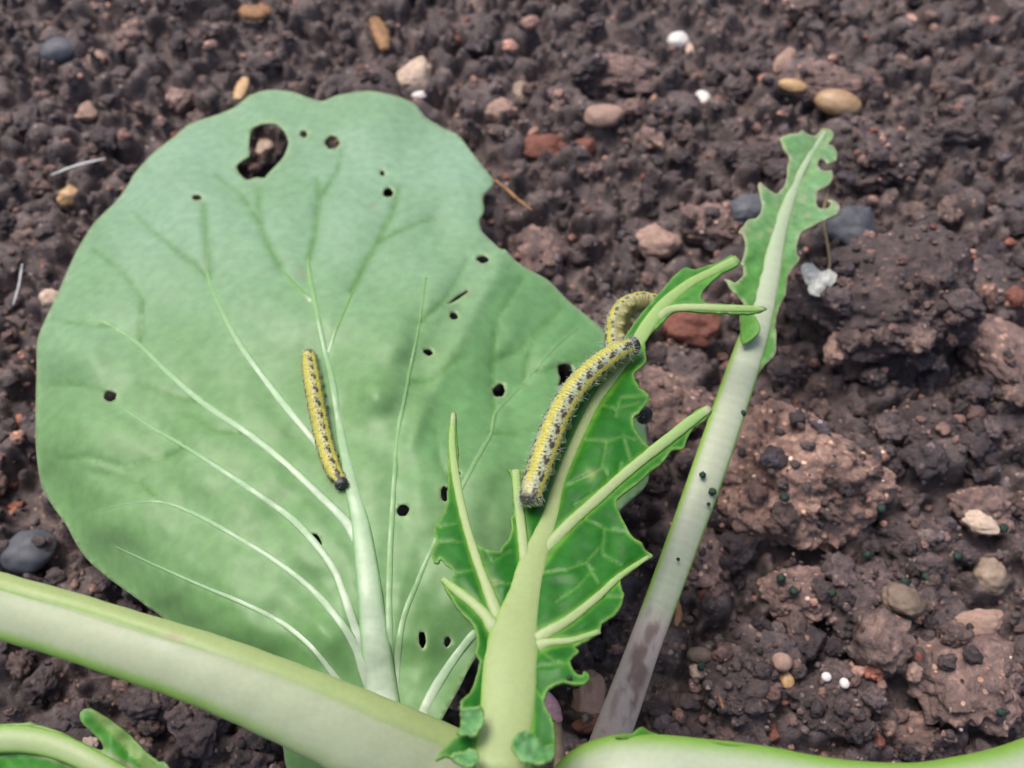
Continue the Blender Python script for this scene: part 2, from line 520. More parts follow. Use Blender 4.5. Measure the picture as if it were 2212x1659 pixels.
TONES = [((1, 1, 1), 10), ((0.6, 0.58, 0.62), 6), ((1.7, 1.4, 1.25), 5), ((0.9, 0.95, 1.1), 2), ((2.7, 2.1, 1.75), 2.2), ((2.3, 1.15, 0.8), 0.7), ((4.4, 3.2, 2.6), 0.8)]
crumbs('soil_crumbs', 2900, 0.0009, 0.0024, 3, (31, 32, 33, 34, 35), M_CRUMB, TONES, 'loose dark brown soil crumbs covering the bed')
crumbs('soil_grains', 9000, 0.00035, 0.0011, 2, (41, 42, 43, 44), M_CRUMB, TONES, 'fine loose grains scattered over the soil crumbs')

# ------------------------------------------------------------------ stones, chips and beads that stand out
M_TANP = stone_mat('tan_pebble', (0.22, 0.125, 0.055), (0.42, 0.29, 0.175), 0.45, 260, 0.2)
M_BROWN = stone_mat('brown_pebble', (0.10, 0.07, 0.05), (0.20, 0.145, 0.115), 0.65, 450, 0.4)
M_WHITE = stone_mat('white_stone', (0.50, 0.46, 0.43), (0.75, 0.72, 0.70), 0.5, 500, 0.3)
M_CREAM = stone_mat('cream_stone', (0.34, 0.24, 0.18), (0.58, 0.46, 0.37), 0.75, 500, 0.5)
M_PINK = stone_mat('pinkish_stone', (0.22, 0.135, 0.105), (0.37, 0.25, 0.20), 0.75, 500, 0.5)
M_SLATE = stone_mat('slate', (0.050, 0.054, 0.068), (0.085, 0.090, 0.11), 0.6, 300, 0.2)
M_BARK = stone_mat('bark_chip', (0.12, 0.055, 0.02), (0.33, 0.18, 0.08), 0.7, 350, 0.5)
M_BRICK = stone_mat('brick_crumb', (0.10, 0.035, 0.025), (0.22, 0.085, 0.06), 0.85, 600, 0.5)
M_OCHRE = stone_mat('ochre_grain', (0.33, 0.19, 0.08), (0.50, 0.33, 0.17), 0.5, 500, 0.3)
M_BUFF = stone_mat('buff_pebble', (0.15, 0.108, 0.078), (0.31, 0.235, 0.175), 0.6, 450, 0.35)
STONES = [   # x, y, width, height, rotation, material, roughness, name, label, category
    (1803, 238, 100, 60, -0.3, M_TANP, 0.05, 'pebble', 'smooth rounded tan pebble beyond the chewed leaf tip', 'pebble'),
    (1473, 45, 50, 42, 0.2, M_WHITE, 0.12, 'pebble', 'bluish white pebble in the soil near the far edge', 'pebble'),
    (1522, 198, 32, 40, 0.2, M_WHITE, 0.15, 'pebble', 'small cream white pebble left of the tan pebble', 'pebble'),
    (1490, 105, 20, 46, 0.1, M_CREAM, 0.2, 'stone_chip', 'thin pale chip below the bluish white pebble', 'stone chip'),
    (898, 168, 82, 74, 0.4, M_CREAM, 0.3, 'stone', 'rough cream stone just beyond the large leaf', 'stone'),
    (905, 200, 30, 20, 0.0, M_WHITE, 0.2, 'stone_chip', 'tiny white chip at the foot of the rough cream stone', 'stone chip'),
    (1080, 220, 70, 54, 0.3, M_PINK, 0.3, 'stone', 'pinkish tan stone right of the rough cream stone', 'stone'),
    (1305, 248, 88, 54, 0.1, M_PINK, 0.16, 'stone', 'flat pinkish oval stone in the middle of the far soil', 'stone'),
    (1130, 205, 44, 50, 0.3, M_BUFF, 0.2, 'stone', 'grey buff stone touching the pinkish tan stone', 'stone'),
    (120, 92, 82, 66, 0.2, M_SLATE, 0.16, 'stone', 'flat blue grey slate stone in the far left soil', 'stone'),
    (196, 98, 40, 46, 0.5, M_PINK, 0.2, 'stone', 'pinkish stone beside the flat slate stone', 'stone'),
    (186, 240, 40, 52, 0.1, M_PINK, 0.2, 'stone', 'pale pink stone in the soil above the leaf shoulder', 'stone'),
    (163, 432, 58, 44, 0.0, M_OCHRE, 0.25, 'stone', 'ochre topped stone left of the large leaf', 'stone'),
    (106, 640, 48, 36, -0.3, M_CREAM, 0.2, 'stone', 'cream stone tucked against the left leaf edge', 'stone'),
    (563, 284, 38, 46, -0.6, M_CREAM, 0.2, 'stone', 'cream stone seen through the big hole in the leaf', 'stone'),
    (65, 1195, 110, 90, 0.3, M_SLATE, 0.16, 'stone', 'large dark slate stone under the left leaf margin', 'stone'),
    (1835, 500, 110, 100, 0.2, M_SLATE, 0.22, 'stone', 'dark slate stone behind the chewed leaf tip', 'stone'),
    (1620, 452, 90, 60, 0.2, M_SLATE, 0.22, 'stone', 'dark slate stone left of the chewed leaf tip', 'stone'),
    (2010, 535, 62, 84, 0.5, M_CREAM, 0.25, 'stone', 'angular pale pink stone above the dark knobbly clod', 'stone'),
    (1955, 545, 40, 36, 0.0, M_BUFF, 0.1, 'pebble', 'translucent buff pebble beside the angular pink stone', 'pebble'),
    (1975, 1450, 36, 36, 0.2, M_PINK, 0.3, 'stone_chip', 'small pink chip beside the pale flaky clod', 'stone chip'),
    (2142, 1242, 80, 74, -0.5, M_BUFF, 0.22, 'pebble', 'rounded buff pebble with a bright top right of the clods', 'pebble'),
    (1958, 1298, 88, 66, -0.2, M_BROWN, 0.2, 'pebble', 'brown smooth pebble with a green pellet above it', 'pebble'),
    (2125, 1340, 110, 56, 0.12, M_PINK, 0.2, 'stone', 'light oblong stone pointing left above the flaky clod', 'stone'),
    (1692, 1428, 44, 40, 0.0, M_PINK, 0.12, 'pebble', 'small round pink pebble above the ochre grain', 'pebble'),
    (1702, 1466, 32, 40, 0.1, M_OCHRE, 0.12, 'pebble', 'small ochre grain below the round pink pebble', 'pebble'),
    (1789, 1459, 22, 20, 0.0, M_WHITE, 0.03, 'bead', 'glassy white bead, the one toward the ochre grain', 'bead'),
    (1828, 1473, 22, 22, 0.0, M_WHITE, 0.05, 'bead', 'matt white bead beside the glassy bead', 'bead'),
    (1513, 1412, 56, 34, -0.1, M_BROWN, 0.1, 'pebble', 'greenish buff pebble close to the muddy stalk foot', 'pebble'),
    (1510, 1445, 40, 30, -0.1, M_CREAM, 0.2, 'stone_chip', 'pale chip under the greenish buff pebble', 'stone chip'),
    (1500, 720, 130, 90, 0.1, M_BRICK, 0.3, 'brick_crumb', 'dark red brick crumb behind the eaten leaf stub', 'brick crumb'),
    (1260, 312, 56, 44, 0.3, M_BRICK, 0.3, 'brick_crumb', 'reddish brick crumb below the flat oval stone', 'brick crumb'),
    (1165, 318, 90, 56, 0.2, M_BRICK, 0.35, 'brick_crumb', 'dull red brick crumb near the right leaf shoulder', 'brick crumb'),
    (1270, 1505, 84, 104, 0.2, M_PINK, 0.4, 'stone', 'orange brown stone between the eaten leaf and muddy stalk', 'stone'),
    (1275, 1562, 70, 40, 0.2, M_BRICK, 0.3, 'brick_crumb', 'small red brick crumb under the orange brown stone', 'brick crumb'),
    (190, 1598, 40, 26, -0.7, M_CREAM, 0.25, 'stone', 'pale stone beneath the curled leaf tip', 'stone'),
    (1420, 520, 90, 70, 0.2, M_PINK, 0.3, 'stone', 'brownish pink stone above the curled caterpillar', 'stone'),
    (2125, 1130, 70, 40, -0.4, M_CREAM, 0.3, 'stone_chip', 'flat cream flake on the soil beyond the buff pebble', 'stone chip'),
    (2195, 640, 40, 50, 0.1, M_BRICK, 0.3, 'brick_crumb', 'red brick crumb beside the brown rough clod', 'brick crumb'),
    (1695, 130, 40, 70, -0.5, M_PINK, 0.2, 'stone', 'long pinkish pebble up the slope from the tan pebble', 'stone'),
    (1715, 180, 60, 30, -0.3, M_OCHRE, 0.15, 'stone', 'ochre stone under the long pinkish pebble', 'stone'),
]
SPOTS = []
for i, (px, py, wd, ht, rz, mt, rough, nm, lab, cat) in enumerate(STONES):
    p = on_soil(px, py, 0.0015)
    s = float(px_size(px, py, p[2]))
    sm = rough <= 0.16
    SPOTS.append((p[0], p[1], max(wd, ht) * s / 2))
    sx = wd * s / 2 * (1.0 if sm else 1.12); sy = ht * s / 2 * (1.05 if sm else 1.18)
    mm = lump_mesh(nm, 300 + i, 4, mt, sx, amp=rough, freq=0.9 if sm else 1.2, octv=2 if sm else 6, pits=0.0 if sm else 0.15, facets=0 if sm else 6, rough=0.0 if sm else 0.05)
    o = place_lump(nm, mm, p[0], p[1], sx, sy, min(sx, sy) * 0.75, rz, 0.30, size=sx)
    tag(o, lab, cat, 'stones in the soil')

# bark chips, twigs, straws
def strip(name, pts, width, thick, mat, label, cat, lift=0.0012, group=None):
    q = spline(np.array(pts, float), 14)
    e0, e1 = on_soil(*q[0], lift)[2], on_soil(*q[-1], lift)[2]
    zt = max(e0, e1, max(float(on_soil(a, b, lift * 0.6)[2]) for a, b in q))
    w3 = P(q[:, 0], q[:, 1], np.full(len(q), zt))
    SPOTS.append((w3[7, 0], w3[7, 1], np.linalg.norm(w3[-1] - w3[0]) / 2))
    t = np.gradient(w3, axis=0); t /= np.linalg.norm(t, axis=1)[:, None]
    s = np.cross(t, [0, 0, 1]); s /= np.linalg.norm(s, axis=1)[:, None]
    u = np.cross(s, t)
    vs, K = [], 8
    for i in range(len(w3)):
        e = 1 - 0.55 * abs(2 * i / (len(w3) - 1) - 1) ** 3 + 0.12 * math.sin(i * 2.1)
        for k in range(K):
            a = 2 * math.pi * k / K
            vs.append(w3[i] + s[i] * math.cos(a) * width / 2 * e + u[i] * math.sin(a) * thick / 2 * e)
    fs = [[i * K + k, i * K + (k + 1) % K, (i + 1) * K + (k + 1) % K, (i + 1) * K + k] for i in range(len(w3) - 1) for k in range(K)]
    fs += [list(range(K))[::-1], [(len(w3) - 1) * K + k for k in range(K)]]
    o = mesh_obj(name, vs, fs, mat)
    return tag(o, label, cat, group)

M_STRAW = stone_mat('straw', (0.30, 0.24, 0.17), (0.52, 0.45, 0.36), 0.6, 900, 0.3)
M_PALES = stone_mat('pale_straw', (0.42, 0.42, 0.42), (0.62, 0.62, 0.62), 0.5, 900, 0.2)
strip('bark_chip', [(806, 38), (822, 70), (832, 108)], 0.0052, 0.0022, M_BARK, 'orange brown bark chip standing in the far soil', 'bark chip', 0.002)
strip('bark_chip', [(520, 20), (548, 28), (585, 22)], 0.0065, 0.003, M_BARK, 'dark orange bark chip at the far edge of the bed', 'bark chip', 0.002)
strip('bark_chip', [(512, 216), (522, 190), (530, 168)], 0.0040, 0.0015, M_OCHRE, 'yellow brown husk at the top edge of the large leaf', 'bark chip', 0.003)
strip('twig', [(1066, 388), (1090, 405), (1115, 428), (1150, 455)], 0.0011, 0.0010, M_BARK, 'thin brown twig poking out from the bite in the leaf', 'twig', 0.010)
strip('twig', [(1462, 1295), (1466, 1330), (1460, 1352)], 0.0016, 0.001, M_BARK, 'short orange twig against the thin stalk', 'twig', 0.003)
strip('twig', [(1552, 1500), (1562, 1530)], 0.0007, 0.0006, M_BARK, 'tiny brown twig on the dark clod near the muddy stalk', 'twig', 0.006)
strip('straw', [(110, 378), (165, 358), (228, 342)], 0.0008, 0.0006, M_PALES, 'thin silvery straw lying left of the large leaf', 'straw', 0.003)
strip('straw', [(28, 660), (40, 620), (48, 570)], 0.0005, 0.0005, M_PALES, 'short silvery straw near the left leaf margin', 'straw', 0.003)

# ------------------------------------------------------------------ leaves
def densify(poly, step, jag=0.0, seed=0):
    p = np.array(poly, float)
    p = np.vstack([p, p[:1]])
    L_ = np.linalg.norm(np.diff(p, axis=0), axis=1).sum()
    q = np.vstack([p[-2], p, p[1]])
    n = max(8, int(L_ / step))
    # closed Catmull-Rom
    d = np.linalg.norm(np.diff(p, axis=0), axis=1); cum = np.concatenate([[0], np.cumsum(d)])
    s = np.linspace(0, cum[-1], n, endpoint=False)
    i = np.clip(np.searchsorted(cum, s, side='right') - 1, 0, len(d) - 1)
    t = ((s - cum[i]) / np.maximum(d[i], 1e-9))[:, None]
    a, b, c, e = q[i], q[i + 1], q[i + 2], q[i + 3]
    k = 0.8
    m0, m1 = (c - a) * 0.5 * k, (e - b) * 0.5 * k
    o = (2 * t ** 3 - 3 * t ** 2 + 1) * b + (t ** 3 - 2 * t ** 2 + t) * m0 + (-2 * t ** 3 + 3 * t ** 2) * c + (t ** 3 - t ** 2) * m1
    if jag:
        o[:, 0] += jag * vnoise(s / 9, s * 0 + 3.3, seed); o[:, 1] += jag * vnoise(s / 9, s * 0 + 7.7, seed + 5)
    return o

def ellipse(cx, cy, rx, ry, rot=0, n=16, seed=0):
    r = random.Random(int(cx * 7 + cy))
    out = []
    for k in range(n):
        a = 2 * math.pi * k / n
        j = 1 + r.uniform(-0.12, 0.12)
        x, y = rx * j * math.cos(a), ry * j * math.sin(a)
        out.append((cx + x * math.cos(rot) - y * math.sin(rot), cy + x * math.sin(rot) + y * math.cos(rot)))
    return np.array(out)

def blade(name, outline, holes, zfun, colfun, mat, parent, step=11, thick=0.0005, jag=0.0, label=None):
    out = densify(outline, step * 0.55, jag)
    hs = [densify(h, min(step * 0.5, 3.0)) for h in holes]
    x0, y0 = out.min(0); x1, y1 = out.max(0)
    X, Y = np.meshgrid(np.arange(x0, x1, step), np.arange(y0, y1, step))
    X = X + rng.uniform(-.3, .3, X.shape) * step; Y = Y + rng.uniform(-.3, .3, Y.shape) * step
    X, Y = X.ravel(), Y.ravel()
    keep = inside(X, Y, out)
    for h in hs: keep &= ~inside(X, Y, h)
    X, Y = X[keep], Y[keep]
    bp = np.vstack([out] + hs)
    # drop interior points too near a border
    ok = np.ones(len(X), bool)
    for c0 in range(0, len(bp), 400):
        ch = bp[c0:c0 + 400]
        ok &= (np.min(np.hypot(X[:, None] - ch[None, :, 0], Y[:, None] - ch[None, :, 1]), axis=1) > step * 0.4)
    pts = np.vstack([bp, np.stack([X[ok], Y[ok]], -1)])
    edges = []; o_ = 0
    for poly in [out] + hs:
        n = len(poly); edges += [(o_ + i, o_ + (i + 1) % n) for i in range(n)]; o_ += n
    vv, ee, ff, *_ = delaunay_2d_cdt([Vector(p) for p in pts], edges, [], 0, 1e-4)
    vv = np.array([v[:] for v in vv]); ff = np.array([f for f in ff if len(f) == 3])
    cx = vv[ff].mean(1)
    k = inside(cx[:, 0], cx[:, 1], out)
    for h in hs: k &= ~inside(cx[:, 0], cx[:, 1], h)
    ff = ff[k]
    used = np.unique(ff); remap = -np.ones(len(vv), int); remap[used] = np.arange(len(used))
    vv = vv[used]; ff = remap[ff]
    z = zfun(vv[:, 0], vv[:, 1])
    W3 = P(vv[:, 0], vv[:, 1], z)
    nrm = np.cross(W3[ff[0, 1]] - W3[ff[0, 0]], W3[ff[0, 2]] - W3[ff[0, 0]])
    if nrm[2] < 0: ff = ff[:, ::-1]
    # distance to the nearest border, for the pale rim
    db = np.full(len(vv), 1e9)
    for c0 in range(0, len(bp), 400):
        ch = bp[c0:c0 + 400]
        db = np.minimum(db, np.min(np.hypot(vv[:, 0][:, None] - ch[None, :, 0], vv[:, 1][:, None] - ch[None, :, 1]), axis=1))
    o = mesh_obj(name, W3, ff, mat, parent, colfun(vv[:, 0], vv[:, 1], db))
    so = o.modifiers.new('thickness', 'SOLIDIFY'); so.thickness = thick; so.offset = -1
    if label: o['label'] = label
    return o

def tube(name, pts, mat, parent, colfun, flat=0.6, n=None, K=20, lift=0.0, power=2.0, zfun=None, closed=True, label=None, wob=0.0, roll=0.0, shape=None, sink=0.0, sink_to=0.22):
    """stalk or vein: rows (x, y, width in pixels[, z]); colfun(s, along, side) gives the tone"""
    q = np.array(pts, float)
    L_ = np.linalg.norm(np.diff(q[:, :2], axis=0), axis=1).sum()
    if n is None: n = int(max(8, L_ / 9))
    q = spline(q, n)
    z = zfun(q[:, 0], q[:, 1]) if zfun is not None else q[:, 3]
    c = P(q[:, 0], q[:, 1], z)
    sc = px_size(q[:, 0], q[:, 1], z)
    r = np.maximum(q[:, 2], 1.0) / 2 * sc
    t = np.gradient(c, axis=0); t /= np.linalg.norm(t, axis=1)[:, None]
    view = CAM - c; view /= np.linalg.norm(view, axis=1)[:, None]
    up = np.array([0, 0, 1.0]) * 0.7 + view * 0.3
    s = np.cross(t, up); s /= np.linalg.norm(s, axis=1)[:, None]
    u = np.cross(s, t)
    al = np.linspace(0, 1, n)
    c = c + u * (lift * r - sink * (1 - sstep(0.0, sink_to, al)))[:, None]
    ang = np.linspace(0, 2 * math.pi, K, endpoint=False) + roll
    ca = np.sign(np.cos(ang)) * np.abs(np.cos(ang)) ** (2 / power)
    sa = np.sign(np.sin(ang)) * np.abs(np.sin(ang)) ** (2 / power)
    rr = r * (1 + wob * np.sin(al * 37) * 0.5 + wob * np.sin(al * 91 + 1) * 0.5)
    vs = c[:, None, :] + s[:, None, :] * (rr[:, None] * ca[None, :])[..., None] + u[:, None, :] * (rr[:, None] * flat * sa[None, :])[..., None]
    lat = np.tile(np.cos(ang), (n, 1)); top = np.tile(np.sin(ang), (n, 1)); aa = np.tile(al[:, None], (1, K))
    if shape is not None:
        vs = c[:, None, :] + (vs - c[:, None, :]) * shape(lat, top, aa)[..., None]
    cs = colfun(lat.ravel(), top.ravel(), aa.ravel())
    vs = vs.reshape(-1, 3)
    fs = [[i * K + k, (i + 1) * K + k, (i + 1) * K + (k + 1) % K, i * K + (k + 1) % K] for i in range(n - 1) for k in range(K)]
    fs += [list(range(K)), [(n - 1) * K + k for k in range(K)][::-1]]
    o = mesh_obj(name, vs, fs, mat, parent, cs)
    # make the outside face outward
    bm = bmesh.new(); bm.from_mesh(o.data); bmesh.ops.recalc_face_normals(bm, faces=bm.faces); bm.to_mesh(o.data); bm.free()
    o.data.polygons.foreach_set('use_smooth', np.ones(len(o.data.polygons), bool))
    if label: o['label'] = label
    return o

def C(*rgb): return np.array(rgb, float)
def mix(a, b, t):
    t = np.asarray(t)[..., None]
    return a * (1 - t) + b * t

PLANT_AT = P(1150, 1900, 0.0)
plant = empty('leaf_vegetable', (float(PLANT_AT[0]), float(PLANT_AT[1]), 0.0))
tag(plant, 'young leafy green vegetable plant with pale stalks, chewed by caterpillars', 'plant')

# --- the large pale leaf
LEAF = [(82, 729), (126, 630), (164, 545), (202, 483), (250, 435), (277, 398), (291, 374), (328, 333), (376, 295), (410, 268), (479, 244), (509, 230), (540, 206),
        (581, 194), (632, 198), (663, 210), (697, 218), (727, 206), (792, 196), (853, 206), (894, 224), (921, 254), (956, 275), (990, 292), (1017, 326), (1044, 360), (1067, 394),
        (1044, 425), (1046, 456), (1036, 476), (1041, 499), (1058, 517), (1082, 538), (1092, 539), (1113, 562), (1140, 581), (1181, 603), (1209, 630), (1229, 651), (1263, 678),
        (1291, 702), (1312, 726), (1350, 800), (1385, 880), (1397, 940), (1400, 1040), (1345, 1095), (1260, 1180), (1150, 1290), (1034, 1412), (990, 1490), (945, 1570),
        (900, 1640), (860, 1700), (800, 1725), (680, 1725), (622, 1665), (612, 1620), (600, 1580), (520, 1500), (430, 1410), (349, 1333), (322, 1314), (295, 1293), (258, 1266),
        (232, 1247), (191, 1211), (164, 1174), (144, 1136), (113, 1092), (91, 1054), (82, 1010), (77, 958), (77, 873), (79, 800)]
z1 = lambda x, y: (x * .3418, y * .3418 + 162)
HOLES = [[z1(*q) for q in [(1590, 340), (1660, 308), (1740, 308), (1800, 360), (1822, 430), (1795, 510), (1745, 570), (1695, 620), (1670, 650), (1620, 646), (1560, 662), (1515, 625), (1495, 575), (1530, 540), (1575, 510), (1572, 450), (1578, 390)]],
         ellipse(656, 289, 8, 8), ellipse(717, 308, 15, 14), ellipse(826, 374, 5, 6), ellipse(839, 416, 11, 10), ellipse(1043, 560, 13, 8, 0.1), ellipse(425, 427, 10, 6),
         ellipse(990, 642, 26, 3.5, -0.6), ellipse(980, 682, 9, 8, 0.5), ellipse(925, 761, 11, 7, 0.3), ellipse(238, 856, 13, 12), ellipse(1078, 843, 13, 15), ellipse(870, 1103, 14, 13),
         ellipse(962, 1066, 10, 17), ellipse(683, 1168, 9, 18, -0.5), ellipse(913, 1382, 8, 18, -0.1), ellipse(967, 1387, 7, 12, 0.15), ellipse(992, 1022, 4, 4),
         [(1206, 790), (1220, 785), (1234, 790), (1238, 808), (1233, 824), (1220, 828), (1206, 834), (1210, 818), (1206, 806)]]
HOLES = [np.array(h, float) for h in HOLES]
LV = {  # main veins: rows x, y, width
    'midrib': [(832, 1570, 78), (812, 1400, 62), (795, 1250, 50), (778, 1130, 38), (757, 1040, 28), (738, 950, 20), (718, 830, 15), (700, 750, 13), (683, 670, 12), (668, 590, 9), (665, 555, 5)],
    'a': [(786, 1200, 16), (768, 1160, 20), (745, 1125, 16), (700, 1080, 14), (620, 1005, 13), (540, 940, 12), (440, 872, 11), (370, 812, 10), (300, 745, 8), (240, 703, 5), (190, 685, 3)],
    'b': [(800, 1440, 26), (770, 1370, 18), (745, 1290, 15), (715, 1220, 13), (640, 1130, 12), (560, 1070, 11), (470, 1010, 9), (400, 965, 7), (330, 925, 6), (244, 866, 4)],
    'c': [(815, 1530, 26), (796, 1470, 26), (766, 1395, 17), (720, 1325, 13), (670, 1270, 11), (600, 1215, 10), (520, 1165, 8), (430, 1115, 7), (350, 1085, 5), (270, 1090, 3), (210, 1105, 2)],
    'd': [(770, 1540, 12), (748, 1500, 12), (728, 1468, 12), (690, 1415, 11), (650, 1375, 11), (600, 1340, 9), (520, 1300, 8), (430, 1262, 6), (340, 1222, 5), (250, 1180, 3)],
    'e': [(756, 1060, 6), (735, 1025, 11), (706, 985, 12), (660, 930, 12), (610, 870, 12), (560, 805, 11), (515, 740, 10), (475, 665, 8), (450, 600, 5), (447, 570, 2)],
    'f': [(676, 655, 10), (640, 620, 6), (608, 580, 2)],
    'g': [(708, 770, 9), (725, 715, 7), (745, 670, 5), (775, 600, 2)],
    'h': [(842, 1580, 8), (843, 1480, 13), (842, 1390, 13), (840, 1300, 12), (843, 1180, 10), (850, 1060, 9), (858, 950, 8), (878, 830, 7), (905, 700, 5), (920, 600, 3)],
    'i': [(850, 1600, 8), (854, 1520, 14), (858, 1430, 12), (870, 1340, 10), (900, 1260, 9), (950, 1150, 9), (990, 1070, 9), (1025, 1000, 8), (1058, 940, 7), (1072, 890, 6), (1130, 830, 5), (1200, 750, 4), (1250, 710, 2)],
    'j': [(902, 1575, 20), (930, 1505, 18), (975, 1430, 16), (1025, 1368, 14), (1090, 1330, 10), (1150, 1290, 6)],
}
LV2 = [[(608, 580), (580, 530), (562, 480), (556, 410)], [(760, 630), (785, 580), (815, 525), (850, 455), (860, 405)], [(450, 600), (445, 520), (441, 440)], [(668, 560), (680, 510), (690, 430), (686, 390)], [(441, 590), (390, 550), (330, 500), (290, 460)], [(400, 965), (350, 990), (270, 1010), (190, 985), (130, 990)],
       [(1060, 935), (1110, 938), (1170, 918)], [(1065, 885), (1062, 780), (1072, 690), (1130, 600)], [(300, 745), (310, 650), (270, 590), (200, 540)], [(240, 703), (170, 700), (110, 690)],
       [(540, 940), (470, 930), (400, 890)], [(905, 700), (960, 650), (1010, 560)], [(1130, 830), (1150, 740), (1215, 660)], [(878, 830), (930, 820), (985, 780)], [(240, 858), (170, 830), (110, 830)],
       [(815, 525), (860, 500), (940, 470)], [(440, 872), (360, 850), (290, 830)], [(560, 480), (520, 420), (470, 380)], [(690, 430), (730, 370), (740, 310)], [(350, 1085), (300, 1040), (200, 1020)],
       [(990, 1070), (950, 1000), (940, 930)], [(1155, 800), (1230, 790), (1300, 760)], [(1062, 780), (1120, 760), (1180, 690)]]
midx = lambda y: np.interp(y, [200, 560, 750, 950, 1130, 1400, 1570, 1720], [690, 665, 700, 738, 778, 812, 832, 850])
CREASE = [(1088, 545), (1040, 640), (1000, 720), (930, 850), (880, 960)]

def leaf_z(x, y):
    v = (1620 - y) / 1420.0
    z = 0.0405 - 0.0235 * np.clip(v, -0.2, 1.2) - 0.004 * np.clip(v, 0, 1) ** 2 + 0.006 * np.sin(np.clip(v, 0, 1) * math.pi)
    u = (x - midx(y)) / 620.0
    z = z - np.where(u < 0, 0.0085, 0.0070) * np.abs(u) ** 1.8
    # drooping, gently waved margin
    e = np.hypot((x - 690) / 640, (y - 830) / 660)
    z = z - 0.0035 * sstep(0.75, 1.08, e)
    th = np.arctan2(y - 900, x - 700)
    z = z + 0.0010 * sstep(0.5, 1.0, e) * np.sin(th * 9 + 1) + 0.0007 * sstep(0.6, 1.0, e) * np.sin(th * 17)
    z = z + 0.0017 * fbm(x / 170, y / 170, 2, 3) + 0.00035 * fbm(x / 60, y / 60, 2, 8)
    # two blisters where the leaf puckers beside the midrib
    for bx, by, br, bh in ((815, 850, 44, 0.0032), (850, 745, 52, 0.0026), (920, 640, 58, 0.0020), (900, 800, 40, -0.0012), (800, 610, 60, -0.0010)):
        z = z + bh * np.exp(-((x - bx) ** 2 + (y - by) ** 2) / br ** 2)
    d, t = polydist(x, y, [(100, 1070), (232, 1247), (349, 1333), (520, 1500), (640, 1700)])
    z = z - 0.0055 * np.exp(-(d / 75) ** 2)
    # lobe folded along a crease
    d, t = polydist(x, y, CREASE)
    side = (x - np.interp(y, [545, 640, 720, 850, 960], [1088, 1040, 1000, 930, 880]))
    z = z + np.where((side > 0) & (y > 500) & (y < 1000), -0.0022 * sstep(0, 150, side) * sstep(1000, 800, y), 0) + 0.0009 * np.exp(-(d / 22) ** 2)
    return z

def veinfield(x, y, full=True):
    g = np.full(x.shape, 1e9); ridge = np.zeros(x.shape)
    for k, rows in LV.items():
        d, t = polydist(x, y, rows)
        wv = np.interp(t, np.linspace(0, 1, len(rows)), [r[2] for r in rows])
        ridge = np.maximum(ridge, np.exp(-(d / (wv * 0.9 + 5)) ** 2)); g = np.minimum(g, d)
    fine = np.zeros(x.shape)
    for rows in LV2:
        d, t = polydist(x, y, rows)
        fine = np.maximum(fine, np.exp(-(d / (7.5 if rows in LV2[:4] else 5.0)) ** 2) * (1 - (0.3 if rows in LV2[:4] else 0.5) * t)); g = np.minimum(g, d)
    return g, ridge, fine

def leaf_surface(x, y):
    x = np.asarray(x, float); y = np.asarray(y, float)
    g, ridge, fine = veinfield(x, y)
    return leaf_z(x, y) + 0.0008 * (1 - np.exp(-g / 42.0)) - 0.0003 * fine

def leaf_col(x, y, db):
    g, ridge, fine = veinfield(x, y)
    c = np.tile(C(0.150, 0.290, 0.112), (len(x), 1))
    c = mix(c, C(0.235, 0.380, 0.275), 0.9 * sstep(900, 330, y + 0.15 * (x - 700)))         # wax bloom plus the sky's bluish sheen, both painted in toward the tip
    bl = np.clip(0.5 + 0.5 * fbm(x / 90, y / 60, 3, 21), 0, 1)
    c = mix(c, C(0.105, 0.245, 0.068), 0.45 * np.clip(0.5 + 0.45 * fbm(x / 200, y / 120, 4, 21), 0, 1))
    side = sstep(-10, 40, x - np.interp(y, [500, 545, 640, 720, 850, 1000], [1110, 1088, 1040, 1000, 930, 860])) * sstep(1150, 900, y) * sstep(520, 560, y)
    c = mix(c, C(0.100, 0.265, 0.085), 0.6 * side)  # folded lobe: the darker look of its tilt put into the colour
    c = mix(c, C(0.085, 0.235, 0.045), 0.35 * sstep(1180, 1420, y))
    c = mix(c, C(0.060, 0.185, 0.025), 0.85 * fine)
    c = mix(c, C(0.20, 0.36, 0.16), 0.55 * ridge * (1 - fine))
    c = mix(c, C(0.30, 0.40, 0.20), 0.6 * np.exp(-(db / 5.0) ** 2))
    # brown scars where something nibbled without biting through
    for sx, sy, sr in ((806, 445, 6), (820, 458, 4), (655, 590, 9), (1007, 632, 8), (735, 545, 4)):
        c = mix(c, C(0.25, 0.22, 0.16), 0.6 * np.exp(-((x - sx) ** 2 + (y - sy) ** 2) / sr ** 2))
    return c

big = blade('leaf', LEAF, HOLES, leaf_surface, leaf_col, M_LEAF, plant, step=7.5, thick=0.00045, label='large rounded pale green leaf with small bite holes')

def vein_col(lat, top, al):
    c = np.tile(C(0.285, 0.415, 0.255), (len(lat), 1))
    c = mix(c, C(0.385, 0.45, 0.355), sstep(0.5, 0.0, al) * 0.8)
    c = mix(c, C(0.155, 0.305, 0.120), sstep(0.45, 1.0, al))
    return mix(c, C(0.165, 0.33, 0.12), sstep(0.62, 1.0, np.abs(lat)) * 0.9)
for k, rows in LV.items():
    kw_ = 1.05 if k == 'midrib' else 1.35
    tube('midrib' if k == 'midrib' else 'vein', [(r[0], r[1], r[2] * kw_) for r in rows], M_VEIN, big, (lambda l, t, a: mix(vein_col(l, t, a), C(0.115, 0.26, 0.07), 0.75 * sstep(0.0, 0.35, a) + (0.25 if k in 'fg' else 0))) if k in ('i', 'h', 'g', 'f') else vein_col, flat=0.34 if k == 'midrib' else 0.28, lift=0.10, zfun=leaf_surface, K=16, sink=0.0 if k == 'midrib' else 0.0003, sink_to=0.07)

